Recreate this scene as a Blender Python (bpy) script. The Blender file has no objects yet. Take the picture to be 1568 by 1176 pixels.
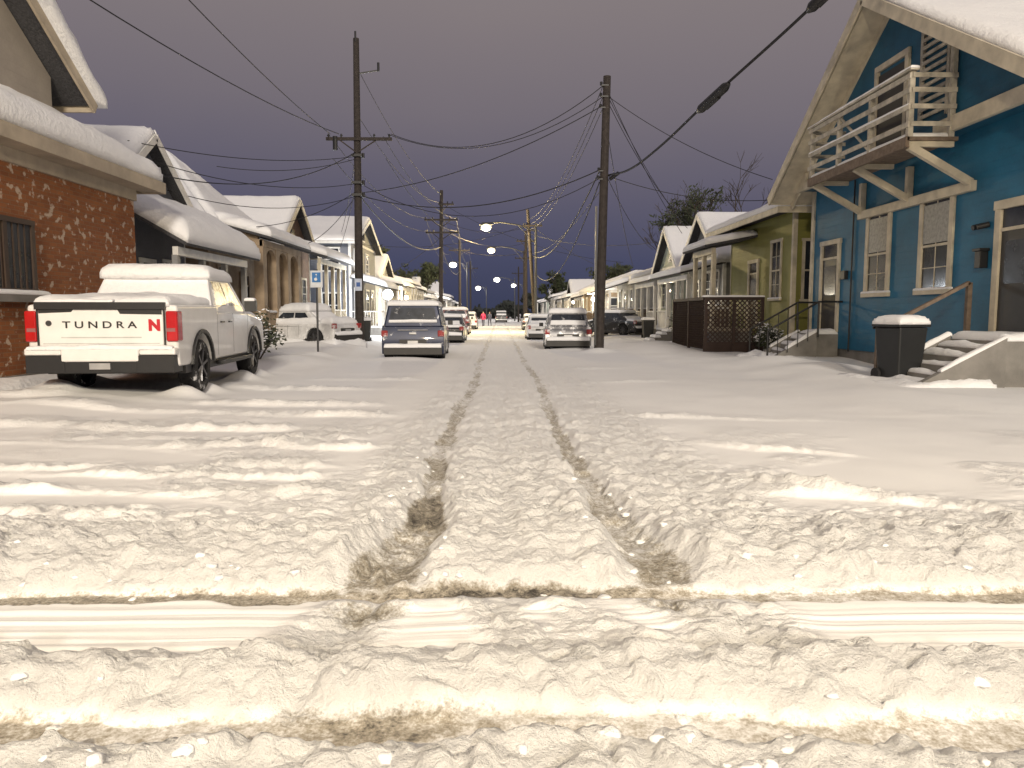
import bpy, bmesh, math, random
import numpy as np
from mathutils import Vector, Matrix
random.seed(7)
rng=np.random.RandomState(5)
sc=bpy.context.scene
sc.view_settings.view_transform='Standard'
sc.view_settings.look='None'
sc.view_settings.exposure=0
COL=sc.collection

# ------------------------------------------------------------------ materials
def newmat(name):
    m=bpy.data.materials.new(name); m.use_nodes=True
    nt=m.node_tree; b=nt.nodes['Principled BSDF']
    return m,nt,b
def L(nt,a,b): nt.links.new(a,b)
def node(nt,t,**k):
    n=nt.nodes.new(t)
    for a,v in k.items(): setattr(n,a,v)
    return n
def noise(nt,vec,scale,detail=4,rough=.55):
    n=node(nt,'ShaderNodeTexNoise'); n.inputs['Scale'].default_value=scale
    n.inputs['Detail'].default_value=detail; n.inputs['Roughness'].default_value=rough
    L(nt,vec,n.inputs['Vector']); return n
def math_(nt,op,a,b=None,clamp=False):
    n=node(nt,'ShaderNodeMath',operation=op); n.use_clamp=clamp
    for i,v in enumerate((a,b)):
        if v is None: continue
        if isinstance(v,(int,float)): n.inputs[i].default_value=v
        else: L(nt,v,n.inputs[i])
    return n.outputs[0]
def mixc(nt,f,a,b):
    n=node(nt,'ShaderNodeMix',data_type='RGBA')
    if isinstance(f,(int,float)): n.inputs[0].default_value=f
    else: L(nt,f,n.inputs[0])
    for i,v in ((6,a),(7,b)):
        if isinstance(v,tuple): n.inputs[i].default_value=(*v[:3],1)
        else: L(nt,v,n.inputs[i])
    return n.outputs[2]
def maprange(nt,v,a,b,c=0,d=1):
    n=node(nt,'ShaderNodeMapRange'); L(nt,v,n.inputs[0])
    for i,x in enumerate((a,b,c,d)): n.inputs[i+1].default_value=x
    return n.outputs[0]
def bump(nt,b,h,strength,dist):
    n=node(nt,'ShaderNodeBump'); n.inputs['Strength'].default_value=strength
    n.inputs['Distance'].default_value=dist; L(nt,h,n.inputs['Height']); L(nt,n.outputs[0],b.inputs['Normal'])
def M(name,col,rough=.6,metal=0,var=.15,scale=5,bm=0,bs=40,emit=0,coat=0,frost=0):
    m,nt,b=newmat(name)
    tc=node(nt,'ShaderNodeTexCoord').outputs['Object']
    n=noise(nt,tc,scale)
    lo=tuple(c*(1-var) for c in col); hi=tuple(min(1,c*(1+var)) for c in col)
    c=mixc(nt,maprange(nt,n.outputs[0],.3,.7),lo,hi)
    if frost:
        f=noise(nt,tc,3.2,6,.7)
        c=mixc(nt,maprange(nt,f.outputs[0],.62-frost,.72-frost),c,(.78,.78,.78))
    L(nt,c,b.inputs['Base Color'])
    b.inputs['Roughness'].default_value=rough; b.inputs['Metallic'].default_value=metal
    if coat: b.inputs['Coat Weight'].default_value=coat
    if bm:
        n2=noise(nt,tc,bs); bump(nt,b,n2.outputs[0],1,bm)
    if emit:
        b.inputs['Emission Color'].default_value=(*col,1); b.inputs['Emission Strength'].default_value=emit
    return m
def siding(name,col,lap=.15,var=.12):
    m,nt,b=newmat(name)
    tc=node(nt,'ShaderNodeTexCoord').outputs['Object']
    s=node(nt,'ShaderNodeSeparateXYZ'); L(nt,tc,s.inputs[0])
    fr=math_(nt,'FRACT',math_(nt,'DIVIDE',s.outputs[2],lap))
    n=noise(nt,tc,1.3,6); n2=noise(nt,tc,22,3)
    mix=math_(nt,'ADD',math_(nt,'MULTIPLY',n.outputs[0],.75),math_(nt,'MULTIPLY',n2.outputs[0],.25))
    c=mixc(nt,maprange(nt,mix,.35,.65),tuple(x*(1-var) for x in col),tuple(x*(1+var) for x in col))
    L(nt,c,b.inputs['Base Color']); b.inputs['Roughness'].default_value=.6
    bump(nt,b,math_(nt,'SUBTRACT',1,fr),.9,.018)
    return m
def brickmat(name,c1,c2,mortar,snowy=True):
    m,nt,b=newmat(name)
    tc=node(nt,'ShaderNodeTexCoord').outputs['Object']
    s=node(nt,'ShaderNodeSeparateXYZ'); L(nt,tc,s.inputs[0])
    cv=node(nt,'ShaderNodeCombineXYZ'); L(nt,math_(nt,'ADD',s.outputs[0],s.outputs[1]),cv.inputs[0]); L(nt,s.outputs[2],cv.inputs[1])
    br=node(nt,'ShaderNodeTexBrick'); L(nt,cv.outputs[0],br.inputs['Vector'])
    br.inputs['Scale'].default_value=1; br.inputs['Brick Width'].default_value=.24; br.inputs['Row Height'].default_value=.085
    br.inputs['Mortar Size'].default_value=.008; br.inputs['Color1'].default_value=(*c1,1); br.inputs['Color2'].default_value=(*c2,1)
    br.inputs['Mortar'].default_value=(*mortar,1); br.inputs['Bias'].default_value=0
    n=noise(nt,tc,.9,5)
    c=mixc(nt,maprange(nt,n.outputs[0],.3,.75,0,.5),br.outputs[0],tuple(x*.5 for x in c1))
    if snowy:
        p=noise(nt,cv.outputs[0],5.0,4,.5); p2=noise(nt,cv.outputs[0],.55,2)
        f=math_(nt,'ADD',p.outputs[0],math_(nt,'MULTIPLY',math_(nt,'SUBTRACT',p2.outputs[0],.5),.2))
        f=maprange(nt,f,.575,.63,0,.7)
        c=mixc(nt,f,c,(.66,.56,.44))
    L(nt,c,b.inputs['Base Color']); b.inputs['Roughness'].default_value=.85
    bump(nt,b,math_(nt,'SUBTRACT',1,br.outputs[1]),.8,.012)
    return m

m_snow,nt,b=newmat('snow')
tc=node(nt,'ShaderNodeTexCoord').outputs['Object']
n=noise(nt,tc,2.5,5); L(nt,mixc(nt,n.outputs[0],(.83,.84,.86),(.90,.90,.91)),b.inputs['Base Color'])
b.inputs['Roughness'].default_value=.8; b.inputs['Specular IOR Level'].default_value=.25
n2=noise(nt,tc,9,7,.65); bump(nt,b,n2.outputs[0],.7,.06)

m_ground,nt,b=newmat('snowy_road')
tc=node(nt,'ShaderNodeTexCoord').outputs['Object']
at=node(nt,'ShaderNodeAttribute',attribute_name='wet')
n=noise(nt,tc,13,7,.75); n3=noise(nt,tc,55,4,.7)
w=math_(nt,'ADD',at.outputs['Fac'],math_(nt,'MULTIPLY',math_(nt,'SUBTRACT',n.outputs[0],.5),1.3))
w=math_(nt,'ADD',w,math_(nt,'MULTIPLY',math_(nt,'SUBTRACT',n3.outputs[0],.5),.9))
w=math_(nt,'MULTIPLY',w,maprange(nt,at.outputs['Fac'],.02,.15))
n4=noise(nt,tc,1.2,5)
snowc=mixc(nt,n4.outputs[0],(.84,.84,.845),(.90,.90,.895))
c=mixc(nt,maprange(nt,w,.12,.5),snowc,(.38,.345,.285))
c=mixc(nt,maprange(nt,w,.52,.85),c,(.05,.045,.04))
L(nt,c,b.inputs['Base Color'])
L(nt,maprange(nt,w,.2,.8,.8,.42),b.inputs['Roughness'])
b.inputs['Specular IOR Level'].default_value=.25
h1=noise(nt,tc,11,8,.72); h2=noise(nt,tc,45,5,.7)
rg=node(nt,'ShaderNodeAttribute',attribute_name='rough_mask')
hh=math_(nt,'ADD',math_(nt,'MULTIPLY',h1.outputs[0],rg.outputs['Fac']),math_(nt,'MULTIPLY',h2.outputs[0],math_(nt,'MULTIPLY',math_(nt,'ADD',rg.outputs['Fac'],.12),.3)))
bump(nt,b,hh,1.0,.06)

m_trim=M('cream_trim',(.52,.47,.37),.6,var=.2,scale=3)
m_rail=M('weathered_white_paint',(.42,.39,.33),.7,var=.35,scale=4,bm=.01)
m_white=M('white_trim',(.7,.69,.66),.55,var=.12,scale=3)
m_dark=M('dark_trim',(.03,.028,.026),.5)
m_glass=M('window_glass',(.03,.033,.04),.12,var=.4,scale=2)
m_blind=M('window_blind',(.25,.25,.24),.5,var=.3,scale=12)
m_shingle=M('shingles',(.05,.05,.055),.9,var=.4,scale=20,bm=.02,bs=30)
m_wood=M('weathered_wood',(.16,.12,.09),.8,var=.3,scale=9,bm=.01)
m_pole=M('pole_wood',(.035,.028,.025),.85,var=.35,scale=8,bm=.01,bs=25)
m_black=M('black_metal',(.015,.015,.016),.45)
m_wire=M('wire_rubber',(.012,.012,.014),.6)
m_tire=M('tyre',(.015,.015,.016),.85,var=.3,bm=.01)
m_rim=M('rim_alloy',(.12,.12,.125),.35,.8)
m_chrome=M('plate_metal',(.5,.5,.5),.35,.6)
m_conc=M('concrete',(.21,.2,.185),.9,bm=.01,var=.25,scale=2)
m_red=M('tail_light',(.45,.01,.012),.2,var=.1,coat=.6)
m_head=M('head_light',(.5,.5,.5),.15)
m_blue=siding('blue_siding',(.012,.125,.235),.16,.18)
m_blueshade=siding('blue_siding_shaded',(.008,.09,.17),.16,.18)  # same blue siding, darker: shade on the gable behind the balcony as colour
m_green=siding('olive_siding',(.24,.235,.06))
m_gray=siding('gray_siding',(.22,.22,.22))
m_tan=siding('tan_siding',(.36,.32,.27),.2)
m_whs=siding('white_siding',(.5,.5,.49))
m_mint=siding('mint_siding',(.36,.41,.37))
m_slate=siding('slate_siding',(.15,.16,.19))
m_brown=M('brown_stucco',(.15,.095,.065),.85,var=.25,bm=.01)
m_tanst=M('tan_stucco',(.33,.25,.17),.85,var=.25,bm=.01,scale=2)
m_brick=brickmat('brick',(.36,.125,.038),(.24,.075,.025),(.28,.16,.085))

# ------------------------------------------------------------------ mesh helper
class MB:
    def __init__(s): s.v=[]; s.f=[]
    def add(s,vs,fs):
        o=len(s.v); s.v+=[tuple(v) for v in vs]; s.f+=[tuple(i+o for i in f) for f in fs]
    def box(s,x0,x1,y0,y1,z0,z1):
        x0,x1=min(x0,x1),max(x0,x1); y0,y1=min(y0,y1),max(y0,y1); z0,z1=min(z0,z1),max(z0,z1)
        s.add([(x,y,z) for x in (x0,x1) for y in (y0,y1) for z in (z0,z1)],
              [(0,1,3,2),(4,6,7,5),(0,4,5,1),(2,3,7,6),(0,2,6,4),(1,5,7,3)])
    def prism(s,pa,pb):
        n=len(pa); s.add(list(pa)+list(pb),[tuple(range(n))[::-1],tuple(range(n,2*n))]+[(i,(i+1)%n,n+(i+1)%n,n+i) for i in range(n)])
    def px(s,poly,x0,x1): s.prism([(x0,y,z) for y,z in poly],[(x1,y,z) for y,z in poly])
    def py(s,poly,y0,y1): s.prism([(x,y0,z) for x,z in poly],[(x,y1,z) for x,z in poly])
    def tube(s,p,q,r,r2=None,seg=8):
        p=Vector(p);q=Vector(q);r2=r if r2 is None else r2
        d=(q-p).normalized(); a=d.orthogonal().normalized(); b=d.cross(a)
        A=[p+a*r*math.cos(t)+b*r*math.sin(t) for t in [2*math.pi*i/seg for i in range(seg)]]
        B=[q+a*r2*math.cos(t)+b*r2*math.sin(t) for t in [2*math.pi*i/seg for i in range(seg)]]
        s.prism(A,B)
    def beam(s,p,q,w,h):
        p=Vector(p);q=Vector(q); d=(q-p).normalized(); up=Vector((0,0,1))
        if abs(d.z)>.98: up=Vector((0,1,0))
        a=d.cross(up).normalized()*w/2; b=a.cross(d).normalized()*h/2
        s.prism([p+a+b,p-a+b,p-a-b,p+a-b],[q+a+b,q-a+b,q-a-b,q+a-b])
    def slab(s,a,b,c,d,th):
        a,b,c,d=[Vector(p) for p in (a,b,c,d)]
        n=(c-a).cross(d-b).normalized()
        if n.z<0: n=-n
        o=n*-th
        s.prism([a,b,c,d],[a+o,b+o,c+o,d+o])
    def done(s,name,mat,parent=None,bevel=0,smooth=False,world=True,seg=2):
        me=bpy.data.meshes.new(name); me.from_pydata(s.v,[],s.f); me.update()
        bm=bmesh.new(); bm.from_mesh(me); bmesh.ops.recalc_face_normals(bm,faces=bm.faces); bm.to_mesh(me); bm.free()
        ob=bpy.data.objects.new(name,me); COL.objects.link(ob); me.materials.append(mat)
        if smooth:
            for p in me.polygons: p.use_smooth=True
        if parent:
            ob.parent=parent
            if world: ob.location=-parent.location
        if bevel:
            md=ob.modifiers.new('b','BEVEL'); md.width=bevel; md.segments=seg; md.limit_method='ANGLE'; md.angle_limit=math.radians(35)
            if seg>2:
                for p in me.polygons: p.use_smooth=True
                md.harden_normals=True
        return ob
def root(name,loc,rz=0):
    e=bpy.data.objects.new(name,None); e.location=loc; e.rotation_euler=(0,0,rz); e.empty_display_size=.3
    COL.objects.link(e); return e

# ------------------------------------------------------------------ noise
def hsh(ix,iy,seed):
    h=(ix*374761393+iy*668265263+seed*144269504)&0xffffffff
    h=((h^(h>>13))*1274126177)&0xffffffff
    h=((h^(h>>15))*1103515245)&0xffffffff
    return ((h^(h>>16))&0xffffff)/float(0x1000000)
def vn(x,y,seed=0):
    x,y=np.broadcast_arrays(np.asarray(x,float),np.asarray(y,float))
    ix=np.floor(x).astype(np.int64); iy=np.floor(y).astype(np.int64)
    fx=x-ix; fy=y-iy; fx=fx*fx*fx*(fx*(fx*6-15)+10); fy=fy*fy*fy*(fy*(fy*6-15)+10)
    a=hsh(ix,iy,seed);b=hsh(ix+1,iy,seed);c=hsh(ix,iy+1,seed);d=hsh(ix+1,iy+1,seed)
    return ((a*(1-fx)+b*fx)*(1-fy)+(c*(1-fx)+d*fx)*fy)*2-1
def fbm(x,y,o=4,seed=0,g=.5):
    r=0;a=1;t=0;co,si=math.cos(.6),math.sin(.6)
    for i in range(o):
        r=r+a*vn(x+i*13.7,y-i*7.3,seed+i); t+=a; a*=g
        x,y=2.03*(x*co-y*si),2.03*(x*si+y*co)
    return r/t
def wor(x,y,seed):
    ix=np.floor(x).astype(np.int64); iy=np.floor(y).astype(np.int64)
    best=np.full(np.shape(x),9.); rid=np.zeros(np.shape(x))
    for dx in (-1,0,1):
        for dy in (-1,0,1):
            cx=ix+dx; cy=iy+dy
            px=cx+hsh(cx,cy,seed); py=cy+hsh(cx,cy,seed+9)
            d=(px-x)**2+(py-y)**2
            m=d<best; best=np.where(m,d,best); rid=np.where(m,hsh(cx,cy,seed+31),rid)
    return np.sqrt(best),rid
def ss(a,b,x):
    t=np.clip((x-a)/(b-a),0,1); return t*t*(3-2*t)

TRK=(-6.68,15.35,math.radians(4.5))
def trk(lx,ly):
    c,s=math.cos(TRK[2]),math.sin(TRK[2]); return TRK[0]+lx*c-ly*s,TRK[1]+lx*s+ly*c
MOUNDS=[(*trk(sx*1.05,ly+dy),rx,ry,hh) for sx in (-1,1) for ly in (-1.75,2.03) for dy,rx,ry,hh in ((-.62,.34,.28,.2),(.6,.3,.3,.16))]
MOUNDS+=[(-5.9,32,.9,.7,.22),(3.8,28.6,.6,.5,.2),(-6,25,.45,.4,.12),(-3.3,24.9,1.4,.4,.10),(3.2,30.8,1.3,.4,.1),(-5.9,28,.9,3.5,.16),(-6.2,22.5,.9,1.6,.2),(5.6,24,1.0,2.4,.1),(6.2,31,1.2,3,.16),(-7.6,29.6,2.4,.6,.22),(7.6,20.5,.9,1.6,.15),(7.9,17.9,.8,.7,.13)]
def ground(X,Y):
    z=.035*fbm(X*.22,Y*.22,2,1)+.012*fbm(X*1.3,Y*1.3,2,4)
    z=z+.17*ss(4.6,7.5,np.abs(X))*ss(9,13,Y)
    z=z+.09*fbm(X*.5,Y*.35,2,8)*ss(3.5,6,np.abs(X))*ss(8,12,Y)
    for (mx,my,rx,ry,h) in MOUNDS:
        e=((X-mx)/rx)**2+((Y-my)/ry)**2
        z=z+h*np.exp(-np.minimum(e,50))
    rag=fbm(X*5,Y*5,4,14,.6)
    wob=.05*vn(X*.7,.5,11)+.03*vn(X*2.3,.5,12)+.05*rag
    yy=Y+wob
    ky=[-40,-.5,1.5,2.3,2.44,2.52,2.58,2.78,2.85,2.95,3.1,3.22,3.32,3.86,3.95,4.02,4.19,4.24,4.31,4.42,4.64,4.95,5.5,6.5,2000]
    kz=[-.03,-.03,-.02,.0,.02,-.03,-.075,-.075,-.02,.045,.055,.0,-.045,-.05,-.055,-.10,-.10,-.06,.0,.055,.095,.065,.015,0,0]
    z=z+np.interp(yy,ky,kz)
    band=ss(3.25,3.36,yy)*(1-ss(3.86,3.97,yy))
    z=z+band*(.006*vn(X*.4,Y*22,21)+.003*vn(X*.8,Y*55,22)+.008*fbm(X*1.1,Y*3,2,23))
    xx=X+.06*vn(.3,Y*.35,31)+.03*vn(.3,Y*1.9,32)+.05*fbm(X*5,Y*4,3,34,.6)
    spread=.35*(1-ss(4.1,5.4,Y))
    dL=np.abs(xx+.60+spread*.35); dR=np.abs(xx-.81-spread*.5)
    wd=.10+.09*(1-ss(4.3,6.2,Y))+.03*vn(X*0+3,Y*2.2,33)
    tr=np.maximum(1-ss(wd*.45,wd*1.7,dL),(1-ss(wd*.4,wd*1.6,dR))*(.75+.25*ss(-.3,.3,vn(.7,Y*1.3,35))))
    st=ss(4.05,4.3,Y)
    old=0
    for (xo,am,sd) in ((-.95,.5,36),(.06,.75,37),(1.18,.6,38),(1.75,.5,39)):
        xc=xo+.16*vn(.2,Y*.28,sd)
        old=old+am*np.exp(-((xx-xc)/.085)**2)*np.clip(.55+.6*vn(.5,Y*.5,sd+5),0,1)
    D=ss(-1.5,-1.0,xx)*(1-ss(1.7,2.5,xx))
    D=D*(np.interp(Y,[4,6,9,14,25,60],[1,1,.8,.55,.32,.12]))*ss(4.1,4.3,Y)
    rows=np.maximum.reduce([1-ss(2.48,2.56,yy),ss(2.76,2.84,yy)*(1-ss(3.14,3.28,yy)),ss(4.17,4.25,yy)*(1-ss(5.0,5.9,yy))])
    rows=rows*ss(-6,1,Y)
    pl=np.interp(Y,[2.3,2.7,3.3,3.7,4.1],[-.5,-.6,-.86,-.78,-.6]); pr=np.interp(Y,[2.3,2.8,3.2,3.6,4.1],[1.75,1.5,1.32,1.12,.85]); pc=np.interp(Y,[2.3,3.0,3.5,4.1],[.45,.25,.05,-.15])
    gate=ss(2.7,2.9,Y)*(1-ss(3.85,4.05,Y))
    cross=np.clip(np.exp(-((X-pl)/.25)**4)+.95*np.exp(-((X-pr)/.26)**4)+.8*np.exp(-((X-pc)/.16)**4)+.7*ss(-.9,-.6,X)*(1-ss(1.3,1.7,X))*ss(-.05,.3,fbm(X*2.2,Y*2.2,2,43)),0,1)*gate
    pm=ss(-.2,.3,fbm(X*.8,Y*.8,2,41))*.6*(1-ss(8,14,Y))*(1-band)*ss(4.2,4.6,Y)*(1-ss(1.8,2.6,X))
    pr2=ss(.05,.4,fbm(X*.6,Y*.9,2,45))*.45*(1-ss(7,13,Y))*ss(4.3,4.8,Y)*ss(1.5,2.2,X)
    D=np.clip(np.maximum.reduce([D,rows,cross,pm,pr2]),0,1)
    D=D*(1-.55*tr*st)
    u=fbm(X*3,Y*3,2,50)*.8; u2=fbm(X*3+9,Y*3-4,2,57)*.8
    f1,r1=wor(X*6.5+u,Y*7.5+u2,51); f2,r2=wor(X*15+u*2,Y*16+u2*2,52); f3,r3=wor(X*3.0+u,Y*3.6-u2,53)
    lump=.054*(1-ss(.2,.75,f1))*(r1-.25)+.024*(1-ss(.15,.8,f2))*(r2-.2)+.050*(1-ss(.1,.8,f3))*(r3-.35)
    lump=lump+.046*fbm(X*3.6,Y*4.2,5,60,.62)-.012*np.abs(fbm(X*9,Y*9,2,64))
    z=z+D*lump
    z=z+st*np.interp(Y,[4,9,30],[.03,.03,.014])*(np.exp(-((dL-.32)/.12)**2)+np.exp(-((dR-.32)/.12)**2))*(.6+.8*vn(X*2,Y*2,63))
    z=z-st*.038*np.clip(old,0,1)*np.interp(Y,[4.4,5,12,30],[0,1,.7,.35])
    zt=np.interp(Y,[4,7,10,30],[-.095,-.075,-.05,-.032])
    fill=np.clip(fbm(X*7,Y*5,3,67,.6),0,1)*.09
    z=z*(1-tr*st)+(zt+.012*fbm(X*9,Y*9,3,66)+fill)*tr*st
    z=z-gate*(.035*np.exp(-((X-pl)/.1)**2)+.03*np.exp(-((X-pr)/.11)**2)+.02*np.exp(-((X-pc)/.08)**2))*(.6+.6*vn(X*3,Y*4,68))
    z=z+gate*.022*(np.exp(-((X-pl-.24)/.07)**2)+np.exp(-((X-pl+.24)/.07)**2)+np.exp(-((X-pr-.22)/.07)**2)+np.exp(-((X-pr+.22)/.07)**2))*(.5+.6*vn(X*3,Y*3,69))
    rid=0
    for i,(y0,sl,x0,x1,am) in enumerate([(5.75,.03,-30,-.8,.05),(6.25,-.05,-30,-1.0,.055),(6.8,-.10,-30,-1.1,.055),(7.4,-.03,-30,-1.2,.06),(8.1,-.14,-30,-1.1,.06),(8.9,-.02,-30,-1.2,.055),(9.7,-.04,-30,-1.3,.065),(11.0,-.1,-30,-1.3,.06),(12.2,-.02,-30,-1.5,.06),
                         (5.9,-.02,2.3,30,.035),(6.6,-.25,1.6,4.5,.045),(7.8,-.6,1.7,3.4,.065),(9.4,-.4,1.9,4,.03),(11.5,-.25,1.5,5,.03),(14.5,-.1,-6,-1.5,.05),(17,-.1,-5,-1.5,.04),(16,.2,1.6,4,.03),(20,.2,1.6,4,.03)]):
        yc=y0+sl*(X)+.26*vn(X*.45,i*3.1,70+i)+.09*vn(X*1.8,i*2.3,90+i)+.06*rag
        w=.045+.011*y0
        dd=(Y-yc)
        g=np.where(dd<0,np.exp(-np.minimum((dd/(w*.6))**2,50)),np.exp(-np.minimum((dd/(w*2.6))**2,50)))
        gt=ss(x0,x0+.8,X)*(1-ss(x1-.8,x1,X))*(.25+.85*ss(-.3,.4,vn(X*.9,i*5.5,110+i)))
        rid=rid+am*g*gt
    z=z+rid*(1-tr*st)*(1+.5*fbm(X*3,Y*3,2,130))+np.clip(rid*14,0,.7)*lump*(1-tr*st)*(1-D)
    pg=np.exp(-((X+.05)/.95)**2)
    g1=ss(3.98,4.05,yy)*(1-ss(4.16,4.24,yy))
    g2=ss(2.55,2.62,yy)*(1-ss(2.74,2.84,yy))
    pat1=.50+.26*pg+.16*vn(X*1.3,5,120)
    pat2=.34+.28*np.exp(-((X+.46)/.35)**2)+.12*vn(X*1.5,7,121)+.05*(X<-.3)
    wet=np.maximum(g1*pat1,g2*pat2)
    bl=np.interp(Y,[4.2,4.8,5.4,6.3,8,12,40],[.45,.62,.7,.56,.42,.36,.27]); brr=np.interp(Y,[4.2,4.8,5.4,6.3,8,12,40],[.45,.5,.52,.46,.40,.36,.27])
    wt=ss(.35,.8,tr)*st*np.where(X<.1,bl,brr)
    wt=wt*(1-.4*ss(0,.5,vn(X*1.5,Y*1.2,122)))
    wet=np.maximum(wet,wt)
    wet=np.maximum(wet,.5*np.exp(-((X+.70)/.20)**2-((Y-3.82)/.12)**2))
    wet=np.maximum(wet,.36*np.exp(-((X-.95)/.2)**2-((Y-3.9)/.12)**2))
    wet=wet*(1-ss(-.01,.03,z))
    return z,wet,np.clip(D+.3*tr*st+np.clip(rid*10,0,.8),0,1)

def axis(core0,core1,step,growth,limit0,limit1,maxstep=60):
    a=list(np.arange(core0,core1,step)); 
    s=step;v=a[-1]
    while v<limit1: s=min(s*growth,maxstep); v+=s; a.append(v)
    s=step;v=a[0];p=[]
    while v>limit0: s=min(s*growth,maxstep); v-=s; p.append(v)
    return np.array(p[::-1]+a)
xs=axis(-3.4,3.6,.0165,1.027,-900,900)
ys=axis(2.3,5.3,.0115,1.0135,-60,1800)
ys=np.concatenate([[-60,-30,-12,-5,-1,1.2,1.9],ys[ys>2.1]])
X,Y=np.meshgrid(xs,ys)
Z,W,R=ground(X,Y)
nx,ny=len(xs),len(ys)
print('GRID',nx,ny)
co=np.stack([X,Y,Z],-1).reshape(-1,3).astype(np.float32)
me=bpy.data.meshes.new('snowy_ground')
me.vertices.add(nx*ny); me.vertices.foreach_set('co',co.ravel())
idx=np.arange(nx*ny).reshape(ny,nx)
q=np.stack([idx[:-1,:-1],idx[:-1,1:],idx[1:,1:],idx[1:,:-1]],-1).reshape(-1,4).astype(np.int32)
me.loops.add(q.size); me.loops.foreach_set('vertex_index',q.ravel())
me.polygons.add(len(q)); me.polygons.foreach_set('loop_start',np.arange(0,q.size,4,dtype=np.int32))
me.polygons.foreach_set('use_smooth',np.ones(len(q),dtype=bool))
me.update(calc_edges=True)
for nm,A in (('wet',W),('rough_mask',R)):
    a=me.attributes.new(nm,'FLOAT','POINT'); a.data.foreach_set('value',A.ravel().astype(np.float32))
me.materials.append(m_ground)
g=bpy.data.objects.new('snowy_ground',me); COL.objects.link(g)
def gz(x,y): return float(ground(np.array([float(x)]),np.array([float(y)]))[0][0])

def clods():
    bm=bmesh.new(); bmesh.ops.create_icosphere(bm,subdivisions=2,radius=1)
    bv=np.array([v.co[:] for v in bm.verts]); bf=[tuple(v.index for v in f.verts) for f in bm.faces]; bm.free()
    pts=[]
    for _ in range(110):
        k=random.random()
        if k<.35: x=random.uniform(-4,4.2); y=random.gauss(4.3,.1)
        elif k<.5: x=random.uniform(-2.6,2.8); y=random.gauss(2.82,.06)
        elif k<.65: x=random.uniform(-2.2,2.4); y=random.uniform(2.35,2.55)
        else: x=random.choice([-.6,.81])+random.choice([-1,1])*random.gauss(.2,.07); y=random.uniform(4.4,8)
        pts.append((x,y,random.uniform(.012,.03)))
    V=[];F=[];P=np.array(pts); zz=ground(P[:,0],P[:,1])[0]
    for i,(x,y,r) in enumerate(pts):
        d=1+.6*fbm(bv[:,0]*1.6+i*3,bv[:,1]*1.6+bv[:,2]*1.9,2,i%17)
        v=bv*d[:,None]*r*np.array([random.uniform(.9,1.6),random.uniform(.8,1.4),random.uniform(.5,.8)])+np.array([x,y,zz[i]-r*.05])
        o=len(V); V+=[tuple(a) for a in v]; F+=[tuple(j+o for j in f) for f in bf]
    me=bpy.data.meshes.new('snow_clods'); me.from_pydata(V,[],F); me.materials.append(m_snow)
    for p in me.polygons: p.use_smooth=True
    COL.objects.link(bpy.data.objects.new('snow_clods',me))
clods()

# ------------------------------------------------------------------ snow pads
PADN=[0]
def pad(mbv,a,b,c,d,th,out=.03,amp=.16,step=.3):
    """rounded blanket of snow over the quad a-b-c-d"""
    a,b,c,d=[np.array(p,float) for p in (a,b,c,d)]
    n=np.cross(c-a,d-b); n/=np.linalg.norm(n)
    if n[2]<0: n=-n
    n=n*.5+np.array([0,0,1])*.5; n/=np.linalg.norm(n)
    lu=max(np.linalg.norm(b-a),np.linalg.norm(c-d)); lv=max(np.linalg.norm(d-a),np.linalg.norm(c-b))
    R=min(th*1.3,lu*.45,lv*.45)
    def ticks(l):
        e=[0,R*.06,R*.2,R*.45,R*.8]; k=max(2,min(36,int((l-2*R)/step)+1))
        mid=list(np.linspace(R,l-R,k)); return np.array(e+mid+[l-x for x in e[::-1]])
    U=ticks(lu)/lu; V=ticks(lv)/lv; PADN[0]+=1; s=PADN[0]
    UU,VV=np.meshgrid(U,V)
    P=(a*((1-UU)*(1-VV))[...,None]+b*(UU*(1-VV))[...,None]+c*(UU*VV)[...,None]+d*((1-UU)*VV)[...,None])
    e=np.clip(np.minimum.reduce([UU*lu,(1-UU)*lu,VV*lv,(1-VV)*lv])/R,0,1)
    ed=.12*fbm(UU*lu*1.2,VV*lv*1.2,2,s)
    h=th*np.sqrt(np.clip(1-(1-e)**2,0,1))*(1+amp*fbm(UU*lu*.8+s,VV*lv*.8,3,s)+amp*.5*fbm(UU*lu*3,VV*lv*3,2,s+2))
    P=P+n*h[...,None]
    ctr=(a+b+c+d)/4
    rim=(1-e)[...,None]*(P-ctr); rl=np.linalg.norm(P-ctr,axis=-1,keepdims=True)+1e-6
    P=P+rim/rl*(out*(1+2*ed[...,None]))*np.sin(np.clip(e,0,1)*math.pi)[...,None]
    P[...,2]-= (e<.01)*.012
    o=len(mbv.v); nv,nu=UU.shape
    mbv.v+=[tuple(p) for p in P.reshape(-1,3)]
    for j in range(nv-1):
        for i in range(nu-1):
            k=o+j*nu+i; mbv.f.append((k,k+1,k+nu+1,k+nu))
    idx=[o+i for i in range(nu)]+[o+j*nu+nu-1 for j in range(1,nv)]+[o+(nv-1)*nu+i for i in range(nu-2,-1,-1)]+[o+j*nu for j in range(nv-2,0,-1)]
    mbv.f.append(tuple(idx[::-1]))

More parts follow.
